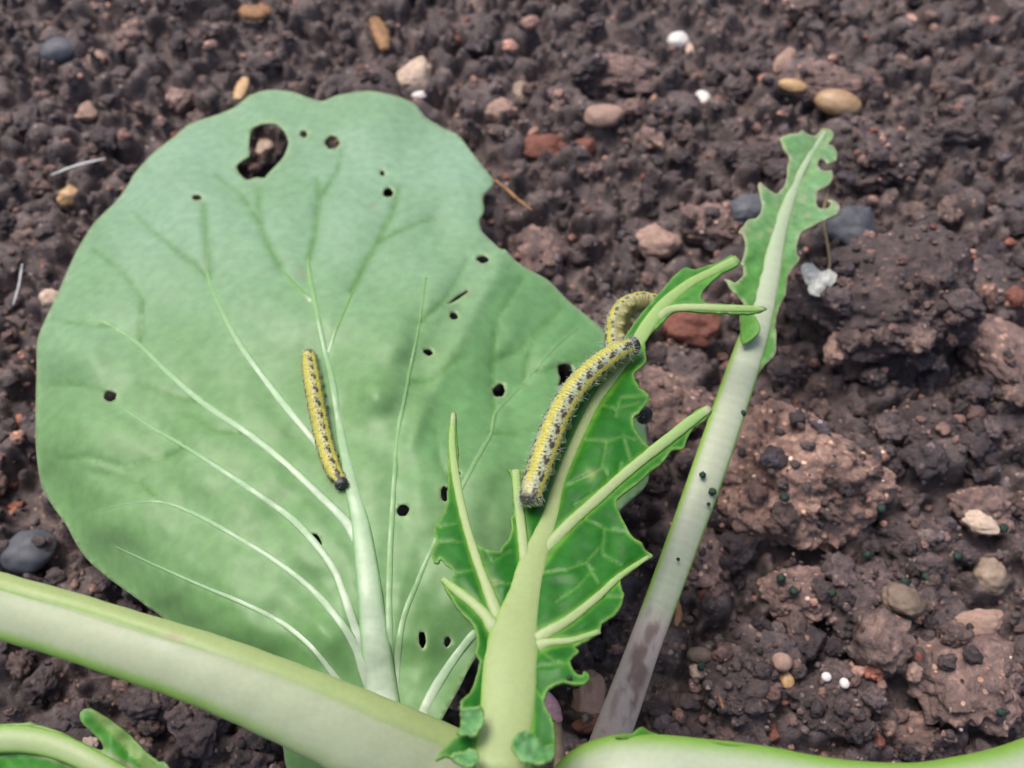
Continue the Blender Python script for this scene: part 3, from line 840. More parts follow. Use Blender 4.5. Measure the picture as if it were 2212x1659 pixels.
# --- the eaten leaf in the middle
EAT = [(976, 891), (984, 893), (987, 952), (990, 1010), (993, 1063), (1005, 1116), (1013, 1148), (1025, 1172), (1051, 1186), (1078, 1191), (1084, 1180), (1098, 1163), (1107, 1142), (1104, 1122),
       (1111, 1105), (1108, 1069), (1105, 1028), (1098, 1013), (1113, 1018), (1129, 1014), (1129, 1040), (1130, 1085), (1145, 1080), (1160, 1030), (1185, 965), (1215, 900), (1260, 830), (1320, 775), (1352, 722), (1379, 685),
       (1409, 650), (1435, 620), (1458, 594), (1479, 579), (1502, 582), (1532, 573), (1555, 565), (1581, 550), (1598, 565), (1584, 576), (1561, 588), (1538, 606), (1520, 626), (1513, 641), (1523, 653),
       (1555, 656), (1599, 658), (1643, 661), (1655, 668), (1628, 676), (1599, 676), (1555, 675), (1497, 672), (1467, 670), (1447, 679), (1429, 697), (1401, 724), (1393, 744), (1396, 776), (1383, 793),
       (1370, 806), (1373, 822), (1383, 838), (1401, 851), (1399, 867), (1383, 887), (1370, 900), (1370, 920), (1383, 942), (1402, 963), (1422, 962), (1452, 936), (1469, 918), (1493, 895), (1513, 880),
       (1531, 876), (1539, 886), (1528, 901), (1510, 915), (1496, 927), (1484, 948), (1474, 969), (1452, 971), (1431, 998), (1405, 1018), (1376, 1044), (1352, 1062), (1332, 1080), (1337, 1106), (1352, 1135),
       (1367, 1159), (1387, 1173), (1396, 1191), (1409, 1200), (1393, 1211), (1370, 1229), (1346, 1247), (1339, 1261), (1348, 1283), (1341, 1310), (1324, 1330), (1301, 1347), (1296, 1365), (1276, 1378),
       (1251, 1390), (1243, 1398), (1251, 1408), (1238, 1418), (1231, 1428), (1236, 1443), (1248, 1456), (1258, 1458), (1261, 1450), (1271, 1455), (1273, 1466), (1263, 1477), (1241, 1478), (1216, 1473),
       (1196, 1481), (1180, 1496), (1174, 1511), (1178, 1526), (1188, 1541), (1196, 1561), (1199, 1584), (1199, 1619), (1188, 1639), (1150, 1652), (1140, 1720), (1020, 1720), (1022, 1655), (1003, 1650), (985, 1641), (964, 1634),
       (942, 1641), (954, 1621), (977, 1596), (992, 1589), (986, 1579), (995, 1569), (996, 1531), (996, 1513), (1015, 1496), (1025, 1473), (1030, 1456), (1036, 1428), (1027, 1410), (1030, 1388),
       (1027, 1358), (1005, 1330), (985, 1310), (975, 1290), (959, 1265), (953, 1247), (964, 1246), (976, 1251), (978, 1233), (961, 1216), (949, 1207), (946, 1216), (937, 1213), (931, 1195), (943, 1172),
       (936, 1142), (949, 1122), (964, 1087), (967, 1040), (968, 981), (969, 923)]
EV = {
    'midrib': [(1075, 1900, 150), (1080, 1740, 128), (1083, 1640, 114), (1096, 1540, 120), (1103, 1440, 122), (1112, 1370, 106), (1130, 1300, 78), (1150, 1220, 60), (1172, 1160, 44), (1190, 1110, 33), (1208, 1040, 25), (1245, 952, 22), (1285, 870, 22), (1330, 805, 25), (1375, 742, 30), (1405, 695, 30), (1440, 652, 26), (1490, 612, 20), (1540, 586, 18), (1592, 560, 20)],
    'l1': [(1085, 1375, 40), (1070, 1320, 30), (1050, 1265, 22), (1030, 1210, 20), (1007, 1135, 18), (988, 1050, 18), (977, 965, 16), (979, 893, 9)],
    'l2': [(1146, 1250, 36), (1133, 1200, 24), (1125, 1130, 21), (1118, 1065, 20), (1114, 1016, 17)],
    'l3': [(1080, 1380, 40), (1050, 1332, 26), (1015, 1298, 22), (985, 1275, 20), (956, 1250, 11)],
    'r1': [(1160, 1215, 34), (1185, 1180, 28), (1230, 1132, 25), (1290, 1078, 24), (1350, 1024, 23), (1410, 975, 24), (1455, 940, 25), (1490, 912, 24), (1533, 882, 17)],
    'r2': [(1140, 1395, 44), (1180, 1368, 27), (1230, 1338, 21), (1290, 1290, 17), (1340, 1244, 13), (1402, 1202, 8)],
    'r3': [(1150, 1400, 34), (1185, 1388, 18), (1235, 1383, 14), (1296, 1364, 11)],
    'stub': [(1405, 712, 6), (1420, 688, 16), (1450, 668, 18), (1500, 664, 17), (1560, 666, 17), (1620, 667, 15), (1652, 668, 7)],
}
EV2 = [[(1250, 1115), (1305, 1142), (1350, 1150), (1390, 1180)], [(1305, 1142), (1300, 1200), (1340, 1220)], [(1160, 1240), (1220, 1232), (1265, 1215), (1305, 1170)], [(1265, 1215), (1290, 1260)],
       [(1225, 1050), (1265, 1030), (1305, 1010), (1320, 1060)], [(1265, 950), (1310, 955), (1345, 940), (1370, 950)], [(1310, 955), (1300, 1010)], [(1345, 940), (1360, 1000)], [(1240, 1090), (1290, 1060)],
       [(1290, 870), (1330, 885), (1380, 870)], [(950, 1140), (985, 1130)], [(950, 1170), (1000, 1170)], [(985, 1240), (1040, 1225)], [(1040, 1160), (1060, 1215), (1100, 1190)], [(1060, 1262), (1110, 1260)],
       [(1160, 1400), (1200, 1432), (1232, 1430)], [(1150, 1440), (1230, 1434)], [(1000, 1528), (1035, 1528)], [(1200, 1300), (1245, 1270), (1280, 1230)], [(1215, 1350), (1260, 1320)], [(1300, 1290), (1345, 1290)],
       [(1340, 1000), (1330, 1050)], [(1180, 1520), (1150, 1480)], [(1330, 900), (1340, 860), (1395, 855)]]

def eat_z0(x, y):
    z = np.interp(y, [540, 740, 1100, 1400, 1660, 1800, 1950], [0.046, 0.051, 0.0575, 0.064, 0.068, 0.060, 0.035])
    mx = np.interp(y, [560, 652, 742, 870, 1040, 1220, 1370, 1540, 1740], [1592, 1440, 1375, 1285, 1208, 1150, 1112, 1096, 1080])
    u = (x - mx) / 200
    return z + 0.0018 * np.tanh(np.abs(u) * 1.2) - 0.0022 * np.maximum(np.abs(u) - 0.4, 0) ** 1.5

def eatfield(x, y):
    g = np.full(x.shape, 1e9)
    for k, rows in EV.items():
        d, t = polydist(x, y, rows)
        wv = np.interp(t, np.linspace(0, 1, len(rows)), [r[2] for r in rows])
        g = np.minimum(g, np.maximum(d - wv / 2, 0))
    f = np.zeros(x.shape)
    for rows in EV2:
        d, t = polydist(x, y, rows)
        f = np.maximum(f, np.exp(-(d / 3.4) ** 2) * (1 - 0.35 * t))
    return g, f

def eat_surface(x, y):
    x = np.asarray(x, float); y = np.asarray(y, float)
    g, f = eatfield(x, y)
    z = eat_z0(x, y) + 0.0007 * (1 - np.exp(-g / 20.0)) - 0.00028 * f + 0.00035 * fbm(x / 55, y / 55, 2, 77) * (1 - np.exp(-g / 14.0))
    return z

def eat_col(x, y, db):
    g, f = eatfield(x, y)
    c = np.tile(C(0.010, 0.130, 0.006), (len(x), 1))
    c = mix(c, C(0.032, 0.205, 0.016), 0.5 * np.clip(0.5 + 0.6 * fbm(x / 60, y / 60, 3, 31), 0, 1))
    c = mix(c, C(0.11, 0.285, 0.045), 0.75 * f)
    c = mix(c, C(0.11, 0.30, 0.03), 0.9 * np.exp(-(g / 5.0) ** 2))
    c = mix(c, C(0.22, 0.40, 0.09), 0.8 * np.exp(-(db / 4.5) ** 2))
    c = mix(c, C(0.10, 0.30, 0.06), 0.6 * sstep(760, 640, y))
    for sx, sy, sr in ((1278, 1023, 11), (1066, 1258, 9), (1372, 900, 7)):
        c = mix(c, C(0.34, 0.42, 0.16), 0.75 * np.exp(-((x - sx) ** 2 + (y - sy) ** 2) / sr ** 2))
    return c

eat = blade('leaf', EAT, [], eat_surface, eat_col, M_GREEN, plant, step=4.4, thick=0.0005, jag=1.4, label='half eaten bright green leaf with a ragged edge')

def eat_vein_col(lat, top, al):
    c = np.tile(C(0.285, 0.36, 0.165), (len(lat), 1))
    c = mix(c, C(0.22, 0.36, 0.11), sstep(0.45, 1.0, al) * 0.8)
    c = mix(c, C(0.17, 0.34, 0.06), sstep(0.72, 1.0, np.abs(lat)) * 0.85 * sstep(0.08, 0.25, al))
    return mix(c, C(0.36, 0.38, 0.25), sstep(0.955, 0.985, al) * 0.8)
def eat_mid_col(lat, top, al):
    c = np.tile(C(0.275, 0.345, 0.145), (len(lat), 1))
    c = mix(c, C(0.24, 0.37, 0.12), sstep(0.70, 0.85, al) * 0.8)
    return mix(c, C(0.20, 0.38, 0.06), sstep(0.80, 1.0, np.abs(lat)) * 0.8)
for k, rows in EV.items():
    if k == 'midrib':
        tube('midrib', rows, M_STALK, eat, eat_mid_col, flat=0.30, lift=0.10, zfun=eat_surface, K=28)
    else:
        tube('vein', rows, M_STALK, eat, eat_vein_col, flat=0.42, lift=0.08, zfun=lambda x, y: eat_z0(x, y) + 0.0002, K=16, wob=0.06, sink=0.0007)

# folded over flaps along the stalk
def flap_col(x, y, db):
    c = np.tile(C(0.085, 0.27, 0.075), (len(x), 1))
    c = mix(c, C(0.14, 0.33, 0.13), np.clip(0.5 + 0.7 * fbm(x / 22, y / 22, 3, 51), 0, 1))
    return mix(c, C(0.24, 0.42, 0.12), 0.7 * np.exp(-(db / 3.5) ** 2))
def flap(outline, hx, hy, up):
    def zf(x, y):
        d = np.hypot(x - hx, y - hy)
        return eat_z0(x, y) + 0.0022 + up * np.sin(np.clip(d / 70, 0, 1.4)) + 0.0004 * fbm(x / 14, y / 14, 2, 5)
    return blade('leaf_flap', outline, [], zf, flap_col, M_GREEN, eat, step=5, thick=0.0005, jag=0.8)
z6 = lambda x, y: (x * .2512 + 864, y * .2512 + 1242)
flap([z6(*q) for q in [(1085, 1338), (1180, 1390), (1250, 1465), (1320, 1450), (1335, 1540), (1280, 1590), (1180, 1620), (1050, 1600), (990, 1520), (960, 1430), (1010, 1370)]], 1199, 1590, 0.0038)
flap([z6(*q) for q in [(530, 1160), (610, 1140), (690, 1150), (725, 1230), (690, 1310), (640, 1370), (560, 1380), (505, 1350), (530, 1270)]], 996, 1560, 0.0036)
flap([z6(*q) for q in [(440, 1570), (520, 1530), (620, 1495), (680, 1540), (665, 1610), (600, 1650), (540, 1640), (490, 1600)]], 985, 1640, 0.0030)

# --- the thin chewed leaf on the right
z3 = lambda x, y: (x * .293 + 1350, y * .293 + 216)
THIN = [(1601, 745), (1600, 700), (1600, 676), (1606, 656), (1585, 632), (1565, 603)] + [z3(*q) for q in
        [(780, 1330), (810, 1345), (870, 1300), (880, 1240), (860, 1200), (880, 1130), (890, 1050), (870, 1000), (840, 970), (870, 930), (910, 885), (970, 870), (1000, 820), (1010, 740), (980, 640), (1000, 605),
         (1050, 650), (1110, 690), (1170, 640), (1195, 560), (1200, 480), (1215, 420), (1165, 350), (1145, 280), (1200, 255), (1270, 245), (1310, 225), (1360, 250), (1410, 260), (1450, 210), (1520, 220), (1540, 270),
         (1500, 320), (1550, 350), (1560, 430), (1500, 470), (1450, 430), (1420, 480), (1470, 520), (1530, 520), (1530, 590), (1480, 640), (1425, 670), (1415, 740), (1430, 795), (1500, 795), (1520, 760), (1490, 735), (1540, 745), (1585, 790),
         (1560, 840), (1480, 880), (1400, 920), (1310, 970), (1270, 1050), (1270, 1130), (1290, 1170), (1240, 1240), (1200, 1310), (1190, 1420), (1130, 1550)]] + \
       [(1676, 700), (1676, 758), (1655, 787), (1637, 806), (1622, 800), (1606, 780)]
TV = [(1080, 2300, 70, 0.012), (1200, 1900, 80, 0.020), (1322, 1585, 80, 0.0255), (1390, 1400, 70, 0.0275), (1464, 1200, 70, 0.0295), (1536, 1000, 73, 0.031), (1604, 800, 68, 0.031), (1640, 690, 56, 0.0305), (1662, 600, 46, 0.030), (1683, 500, 34, 0.029), (1716, 405, 20, 0.027), (1745, 345, 14, 0.0255), (1782, 285, 12, 0.024)]
tvz = lambda y: np.interp(y, [r[1] for r in TV][::-1], [r[3] for r in TV][::-1])
tvx = lambda y: np.interp(y, [r[1] for r in TV][::-1], [r[0] for r in TV][::-1])
def thin_z(x, y):
    x = np.asarray(x, float); y = np.asarray(y, float)
    u = x - tvx(y)
    return tvz(y) + 0.0025 * np.tanh(np.abs(u) / 60) * np.where(u < 0, 1.0, 0.2) + 0.0005 * fbm(x / 30, y / 30, 2, 61)
def thin_col(x, y, db):
    c = np.tile(C(0.075, 0.27, 0.045), (len(x), 1))
    c = mix(c, C(0.19, 0.36, 0.19), np.clip(0.85 * sstep(620, 420, y) + 0.5 * sstep(0, 30, x - tvx(y)) * sstep(600, 480, y), 0, 1))
    c = mix(c, C(0.13, 0.33, 0.08), 0.5 * np.clip(0.5 + 0.7 * fbm(x / 35, y / 35, 3, 66), 0, 1))
    c = mix(c, C(0.25, 0.38, 0.15), np.exp(-((x - tvx(y)) / 26) ** 2) * 0.5)
    c = mix(c, C(0.42, 0.42, 0.27), 0.75 * np.exp(-(db / 4.5) ** 2))
    for sx, sy, sr in ((1680, 444, 5), (1667, 498, 6), (1643, 510, 5), (1603, 498, 14), (1640, 402, 9), (1744, 465, 6), (1808, 447, 8), (1738, 430, 6)):
        c = mix(c, C(0.42, 0.36, 0.26), 0.7 * np.exp(-((x - sx) ** 2 + (y - sy) ** 2) / sr ** 2))
    return c
thin = blade('leaf', THIN, [], thin_z, thin_col, M_GREEN, plant, step=6.5, thick=0.00045, jag=1.6, label='thin leaf chewed down to a ragged strip')
def thin_stalk_col(lat, top, al):
    c = np.tile(C(0.345, 0.385, 0.285), (len(lat), 1)) * (1 + 0.05 * np.sin(al * 900))[:, None]
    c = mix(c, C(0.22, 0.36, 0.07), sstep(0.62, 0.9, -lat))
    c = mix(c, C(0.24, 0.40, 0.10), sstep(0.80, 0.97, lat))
    c = mix(c, C(0.27, 0.37, 0.22), sstep(0.75, 0.95, al) * 0.7)
    foot = sstep(0.50, 0.46, al)
    c = mix(c, C(0.42, 0.345, 0.335), foot * 0.85)
    mud = np.clip(fbm(al * 60, lat * 1.7, 4, 71) * 1.8 + 0.25, 0, 1) * foot * sstep(0.9, 0.45, np.abs(lat - 0.1))
    return mix(c, C(0.16, 0.105, 0.088), mud * 0.9)
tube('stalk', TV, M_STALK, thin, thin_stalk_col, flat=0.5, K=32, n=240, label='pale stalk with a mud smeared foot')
def foldcol(x, y, db):
    return mix(np.tile(C(0.11, 0.32, 0.045), (len(x), 1)), C(0.22, 0.42, 0.10), np.exp(-(db / 4) ** 2) * 0.7)
blade('leaf_flap', [(1604, 660), (1622, 668), (1636, 690), (1643, 708), (1636, 722), (1616, 738), (1602, 742), (1599, 715), (1600, 690)], [],
      lambda x, y: tvz(y) + 0.0032 + 0.002 * np.sin((x - 1600) / 30) + 0 * x, foldcol, M_GREEN, thin, step=5, thick=0.0005)

# --- stalks of leaves that run out of the picture
def stalk_col(lat, top, al):
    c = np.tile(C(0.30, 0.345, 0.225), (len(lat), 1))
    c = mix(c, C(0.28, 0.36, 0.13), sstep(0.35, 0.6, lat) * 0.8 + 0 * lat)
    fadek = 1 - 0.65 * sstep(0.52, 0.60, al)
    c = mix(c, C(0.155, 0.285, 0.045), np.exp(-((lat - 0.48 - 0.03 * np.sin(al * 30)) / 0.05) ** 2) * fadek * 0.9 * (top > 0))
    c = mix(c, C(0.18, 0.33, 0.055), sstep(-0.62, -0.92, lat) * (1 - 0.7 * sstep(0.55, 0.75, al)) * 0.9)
    c = mix(c, C(0.30, 0.21, 0.15), 0.6 * np.exp(-((lat - 0.52) / 0.10) ** 2 - ((al - 0.545) / 0.008) ** 2))
    c = mix(c, C(0.37, 0.40, 0.31), 0.6 * np.exp(-((lat - 0.25) / 0.16) ** 2 - ((al - 0.535) / 0.014) ** 2))
    return mix(c, C(0.22, 0.34, 0.09), sstep(0.93, 1.0, lat) * 0.5)
LS = [(-700, 1130, 120, 0.030), (-350, 1210, 125, 0.050), (-150, 1262, 130, 0.057), (0, 1308, 136, 0.060), (134, 1346, 138, 0.0605), (240, 1380, 141, 0.061), (440, 1445, 152, 0.060), (594, 1506, 164, 0.0585), (700, 1552, 174, 0.057), (800, 1598, 186, 0.055), (900, 1645, 196, 0.052), (1000, 1700, 200, 0.048), (1080, 1800, 190, 0.036), (1120, 1900, 170, 0.020)]
def ls_tube():
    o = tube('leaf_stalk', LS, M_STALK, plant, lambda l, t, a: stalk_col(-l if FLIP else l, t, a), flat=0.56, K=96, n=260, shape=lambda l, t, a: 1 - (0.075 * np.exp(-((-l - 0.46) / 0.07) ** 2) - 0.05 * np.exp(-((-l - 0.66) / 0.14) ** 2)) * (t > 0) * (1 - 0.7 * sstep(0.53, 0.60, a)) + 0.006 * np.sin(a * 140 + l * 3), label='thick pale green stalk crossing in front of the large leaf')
    return o
FLIP = True
left_stalk = ls_tube()

def rs_col(lat, top, al):
    c = np.tile(C(0.33, 0.375, 0.27), (len(lat), 1))
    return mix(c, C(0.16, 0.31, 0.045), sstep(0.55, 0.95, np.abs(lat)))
RS = [(1120, 1960, 150, 0.026), (1175, 1850, 165, 0.040), (1265, 1735, 200, 0.052), (1330, 1702, 215, 0.056), (1420, 1703, 222, 0.057), (1520, 1712, 222, 0.057), (1633, 1724, 220, 0.057), (1747, 1742, 214, 0.057), (1850, 1755, 212, 0.057), (1990, 1760, 212, 0.057), (2100, 1745, 212, 0.056), (2212, 1720, 214, 0.054), (2400, 1650, 210, 0.048), (2600, 1570, 180, 0.036)]
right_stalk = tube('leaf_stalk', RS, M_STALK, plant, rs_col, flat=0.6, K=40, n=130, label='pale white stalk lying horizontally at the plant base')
def frill_col(x, y, db):
    return mix(np.tile(C(0.05, 0.20, 0.02), (len(x), 1)), C(0.17, 0.33, 0.06), np.exp(-(db / 6) ** 2) * 0.6)
blade('leaf_margin', [(1330, 1592), (1364, 1585), (1386, 1570), (1404, 1580), (1440, 1590), (1518, 1600), (1600, 1609), (1660, 1612), (1720, 1624), (1760, 1640), (1700, 1634), (1600, 1622), (1500, 1616), (1400, 1606)], [],
      lambda x, y: 0.0585 + 0.001 * np.sin(x / 40.0) + 0 * y, frill_col, M_GREEN, right_stalk, step=6, thick=0.0006)

# bottom left leaf, mostly out of the picture
z7 = lambda x, y: (x * .2686, y * .2686 + 1215)
BL = [(-420, 1640), (-200, 1590), (-60, 1570), (0, 1567), (40, 1563), (78, 1567)] + [z7(*q) for q in [(480, 1372), (650, 1440), (800, 1505), (830, 1490), (800, 1430), (720, 1350), (660, 1290), (640, 1225), (665, 1185), (710, 1172), (770, 1192), (900, 1280), (1050, 1400), (1180, 1530), (1270, 1600), (1320, 1600), (1360, 1650)]] + [(420, 1740), (520, 1860), (300, 1900), (0, 1860), (-300, 1800)]
def bl_z(x, y):
    x = np.asarray(x, float); y = np.asarray(y, float)
    return 0.0495 + 0.0005 * np.sin(x / 70) - 0.00002 * np.maximum(y - 1640, 0) + 0.0012 * sstep(1600, 1535, y) + 0.0004 * fbm(x / 40, y / 40, 2, 91)
def bl_col(x, y, db):
    c = np.tile(C(0.05, 0.25, 0.025), (len(x), 1))
    d, t = polydist(x, y, [(-420, 1650), (-100, 1595), (60, 1595), (150, 1620), (260, 1675), (400, 1760)])
    c = mix(c, C(0.28, 0.36, 0.17), sstep(40, 26, d))
    d2, t = polydist(x, y, [(196, 1545), (245, 1588), (300, 1640), (350, 1690)])
    c = mix(c, C(0.20, 0.34, 0.09), sstep(30, 8, d2 + np.where(x - 196 < (y - 1540) * 0.95, 18, 0)))
    return mix(c, C(0.25, 0.37, 0.13), np.exp(-(db / 6) ** 2) * 0.8)
bl = blade('leaf', BL, [], bl_z, bl_col, M_GREEN, plant, step=5.5, thick=0.0007, label='dark green leaf with a curled nibbled tip')
BLV = [(-420, 1650, 60), (-100, 1600, 58), (0, 1598, 56), (70, 1600, 54), (140, 1618, 50), (210, 1652, 48), (280, 1700, 60), (420, 1790, 80), (700, 1860, 110), (1100, 1930, 140)]
def bl_vein_col(lat, top, al):
    return mix(np.tile(C(0.28, 0.36, 0.17), (len(lat), 1)), C(0.2, 0.4, 0.07), sstep(0.6, 1, np.abs(lat)))
tube('midrib', [(r[0], r[1], r[2], z) for r, z in zip(BLV, (0.049, 0.050, 0.050, 0.050, 0.050, 0.050, 0.049, 0.047, 0.040, 0.022))], M_STALK, bl, bl_vein_col, flat=0.5, lift=0.25, K=20)

# the short stem that all the stalks grow from
cr = np.array([float(PLANT_AT[0]), float(PLANT_AT[1])])
vs, cs, fs = [], [], []
K = 28
prof = [(-0.012, 0.007), (0.0, 0.010), (0.010, 0.0125), (0.020, 0.014), (0.030, 0.0135), (0.036, 0.010), (0.039, 0.004)]
for (zz, r) in prof:
    for k in range(K):
        a = 2 * math.pi * k / K
        q = r * (1 + 0.12 * math.sin(3 * a + 0.4) + 0.05 * math.sin(7 * a))
        vs.append((cr[0] + q * math.cos(a), cr[1] + q * math.sin(a), zz)); cs.append((0.34, 0.41, 0.22))
for i in range(len(prof) - 1):
    for k in range(K): fs.append([i * K + k, i * K + (k + 1) % K, (i + 1) * K + (k + 1) % K, (i + 1) * K + k])
fs.append([(len(prof) - 1) * K + k for k in range(K)])
mesh_obj('stem', vs, fs, M_STALK, plant, np.array(cs))
# stalk of the large leaf down to the stem
tube('leaf_stalk', [(832, 1560, 76, 0.0405), (860, 1680, 96, 0.0400), (950, 1830, 120, 0.034), (1090, 1920, 130, 0.022)], M_STALK, big, lambda l, t, a: np.tile(C(0.40, 0.45, 0.32), (len(l), 1)), flat=0.5, K=18)

# ------------------------------------------------------------------ caterpillars
def caterpillar(path, rad, roll, label, head_first, grey=0.0, hairs=260, hair_len=0.0016, dors=None, hair_rows=None, N=300, M=56, seed=1):
    """path rows (x, y, z) in pixels and metres, from tail to head; rad = body radius in metres"""
    q = np.array(path, float)
    c = P(q[:, 0], q[:, 1], q[:, 2])
    c3 = np.zeros((N, 3))
    d = np.concatenate([[0], np.cumsum(np.linalg.norm(np.diff(c, axis=0), axis=1))])
    s_ = np.linspace(0, d[-1], N)
    pp = np.vstack([2 * c[0] - c[1], c, 2 * c[-1] - c[-2]])
    i = np.clip(np.searchsorted(d, s_, side='right') - 1, 0, len(c) - 2)
    t = ((s_ - d[i]) / (d[i + 1] - d[i]))[:, None]
    a, b, e, g = pp[i], pp[i + 1], pp[i + 2], pp[i + 3]
    c3 = 0.5 * (2 * b + (e - a) * t + (2 * a - 5 * b + 4 * e - g) * t ** 2 + (3 * b - a - 3 * e + g) * t ** 3)
    al = np.linspace(0, 1, N)
    T = np.gradient(c3, axis=0); T /= np.linalg.norm(T, axis=1)[:, None]
    if dors is None:
        D = np.tile(np.array([0, 0, 1.0]), (N, 1))
    else:
        dd = np.array(dors, float)
        D = np.stack([np.interp(al, np.linspace(0, 1, len(dd)), dd[:, k]) for k in range(3)], -1)
    D = D - T * (D * T).sum(1)[:, None]; D /= np.linalg.norm(D, axis=1)[:, None]
    S = np.cross(T, D)
    cr_, sr_ = math.cos(roll), math.sin(roll)
    D2 = D * cr_ + S * sr_; S2 = S * cr_ - D * sr_
    D, S = D2, S2
    hd = 0.945                                     # where the head capsule begins
    seg = al / hd * 12.0
    prof = np.interp(al, [0, 0.006, 0.02, 0.05, 0.12, 0.25, 0.6, 0.8, 0.90, 0.94, 0.95, 0.965, 0.98, 0.992, 1.0], [0.10, 0.42, 0.66, 0.82, 0.93, 1.0, 1.0, 0.94, 0.84, 0.74, 0.70, 0.74, 0.70, 0.48, 0.08])
    groove = 1 - 0.07 * np.exp(-((seg - np.round(seg)) / 0.11) ** 2) * (al < hd)
    sub = 1 + 0.022 * np.cos(seg * 2 * math.pi * 5) * (al < hd)
    R_ = rad * prof * groove * sub
    ph = np.linspace(-math.pi, math.pi, M, endpoint=False)      # 0 = back of the animal
    PHI, AL = np.meshgrid(ph, al); SEG = AL / hd * 12
    k = np.ones_like(PHI)
    k *= 1 - 0.14 * np.clip(-np.cos(PHI), 0, 1)                 # flatter belly
    sfrac = SEG - np.floor(SEG) - 0.5
    isleg = ((np.floor(SEG) >= 2) & (np.floor(SEG) <= 5)) | (np.floor(SEG) == 0) | (np.floor(SEG) >= 9)
    for sg in (-1, 1):
        w_ = np.exp(-((PHI - sg * 2.45) / 0.28) ** 2) * np.exp(-(sfrac / 0.24) ** 2) * isleg * (AL < hd)
        k += 0.38 * w_
    rr = R_[:, None] * k
    V_ = c3[:, None, :] + D[:, None, :] * (rr * np.cos(PHI))[..., None] + S[:, None, :] * (rr * np.sin(PHI))[..., None]
    # ---- markings
    A = np.abs(PHI)
    pale = mix(C(0.40, 0.37, 0.14), C(0.33, 0.36, 0.23), np.full(PHI.shape, grey))
    yel = C(0.45, 0.41, 0.055) * (1 - 0.1 * grey)
    ven = mix(C(0.26, 0.27, 0.09), C(0.20, 0.17, 0.05), np.full(PHI.shape, grey))
    col = pale + 0.0
    mott = vnoise(SEG * 9, PHI * 6, seed + 4)
    col = mix(col, np.full(3, 1) * C(0.30, 0.33, 0.24), np.clip(mott, 0, 1) * (0.3 + 0.3 * grey))
    wig = 0.05 * np.sin(SEG * 2 * math.pi)
    y1 = np.exp(-(((PHI + wig * 0.4)) / (0.24 + 0.16 * grey)) ** 4)
    y2 = np.exp(-((A - 1.22 + wig) / 0.25) ** 4)
    yy = np.clip(y1 + y2, 0, 1)
    col = mix(col, yel * (1 + 0.15 * mott[..., None]), yy * 0.95)
    col = mix(col, ven, sstep(1.55, 1.9, A) * 0.85)
    rs = random.Random(seed)
    dark = np.zeros(PHI.shape)
    dk = C(0.012, 0.014, 0.013) if grey < 0.5 else C(0.035, 0.018, 0.016)
    for sgi in range(12):
        for sg in (-1, 1):
            spots = [(0.36, 0.86, 0.19, 0.17), (0.58, 0.62, 0.15, 0.14), (0.52, 0.90, 0.13, 0.12), (0.88, 0.55, 0.10, 0.11), (0.20, 0.48, 0.06, 0.07), (0.75, 0.85, 0.06, 0.08), (0.45, 1.55, 0.17, 0.15), (0.8, 1.60, 0.10, 0.12), (0.9, 1.02, 0.06, 0.07), (0.65, 0.36, 0.05, 0.06)]
            for (ds, ps, rl, ra) in spots:
                s0 = sgi + (1 - ds if head_first else ds) + rs.uniform(-.03, .03); p0 = sg * (ps + rs.uniform(-.04, .04)); sc = rs.uniform(0.85, 1.15)
                dark = np.maximum(dark, sstep(1.15, 0.8, np.sqrt(((SEG - s0) / (rl * sc)) ** 2 + ((PHI - p0) / (ra * sc)) ** 2)))
        for _ in range(9):                                     # fine black dots
            s0 = sgi + rs.random(); p0 = rs.uniform(-1.9, 1.9)
            dark = np.maximum(dark, 0.55 * sstep(1.2, 0.7, np.sqrt(((SEG - s0) / 0.035) ** 2 + ((PHI - p0) / 0.045) ** 2)))
    col = mix(col, dk, dark * 0.95)
    if grey > 0.5:                                              # pale bloom round the spots
        col = mix(col, C(0.40, 0.46, 0.47), np.clip(np.exp(-((A - 0.72) / 0.3) ** 2) * (vnoise(SEG * 14, PHI * 9, seed) * 0.9), 0, 1) * (1 - dark))
    col = mix(col, C(0.48, 0.47, 0.34), grey * np.exp(-((AL - 0.06) / 0.03) ** 2) * np.exp(-(PHI / 0.55) ** 4) * 0.8)
    # dark tail plate and head
    tail = sstep(0.040, 0.022, AL) * sstep(1.7, 1.2, A)
    col = mix(col, C(0.03, 0.032, 0.03), tail * 0.9)
    neck = sstep(0.90, 0.925, AL) * np.exp(-((A - 0.55) / 0.32) ** 4)
    col = mix(col, C(0.02, 0.022, 0.022), np.clip(neck * (AL < 0.95), 0, 1))
    headm = sstep(0.950, 0.957, AL)
    hcol = mix(C(0.02, 0.02, 0.022), C(0.16, 0.16, 0.15), np.exp(-(PHI / 0.22) ** 2) * sstep(0.99, 0.965, AL))
    col = mix(col, hcol, headm)
    verts = V_.reshape(-1, 3)
    F_ = [[i_ * M + k_, i_ * M + (k_ + 1) % M, (i_ + 1) * M + (k_ + 1) % M, (i_ + 1) * M + k_] for i_ in range(N - 1) for k_ in range(M)]
    F_ += [[k_ for k_ in range(M)][::-1], [(N - 1) * M + k_ for k_ in range(M)]]
    mid = c3[N // 2]
    root = empty('caterpillar', tuple(mid - D[N // 2] * rad))
    tag(root, label, 'caterpillar', 'caterpillars on the plant')
    o = mesh_obj('body', verts, F_, M_BUG, root, col.reshape(-1, 3))
    bm = bmesh.new(); bm.from_mesh(o.data); bmesh.ops.recalc_face_normals(bm, faces=bm.faces); bm.to_mesh(o.data); bm.free()
    # hairs: thin tapering bristles
    hv, hf, hc = [], [], []
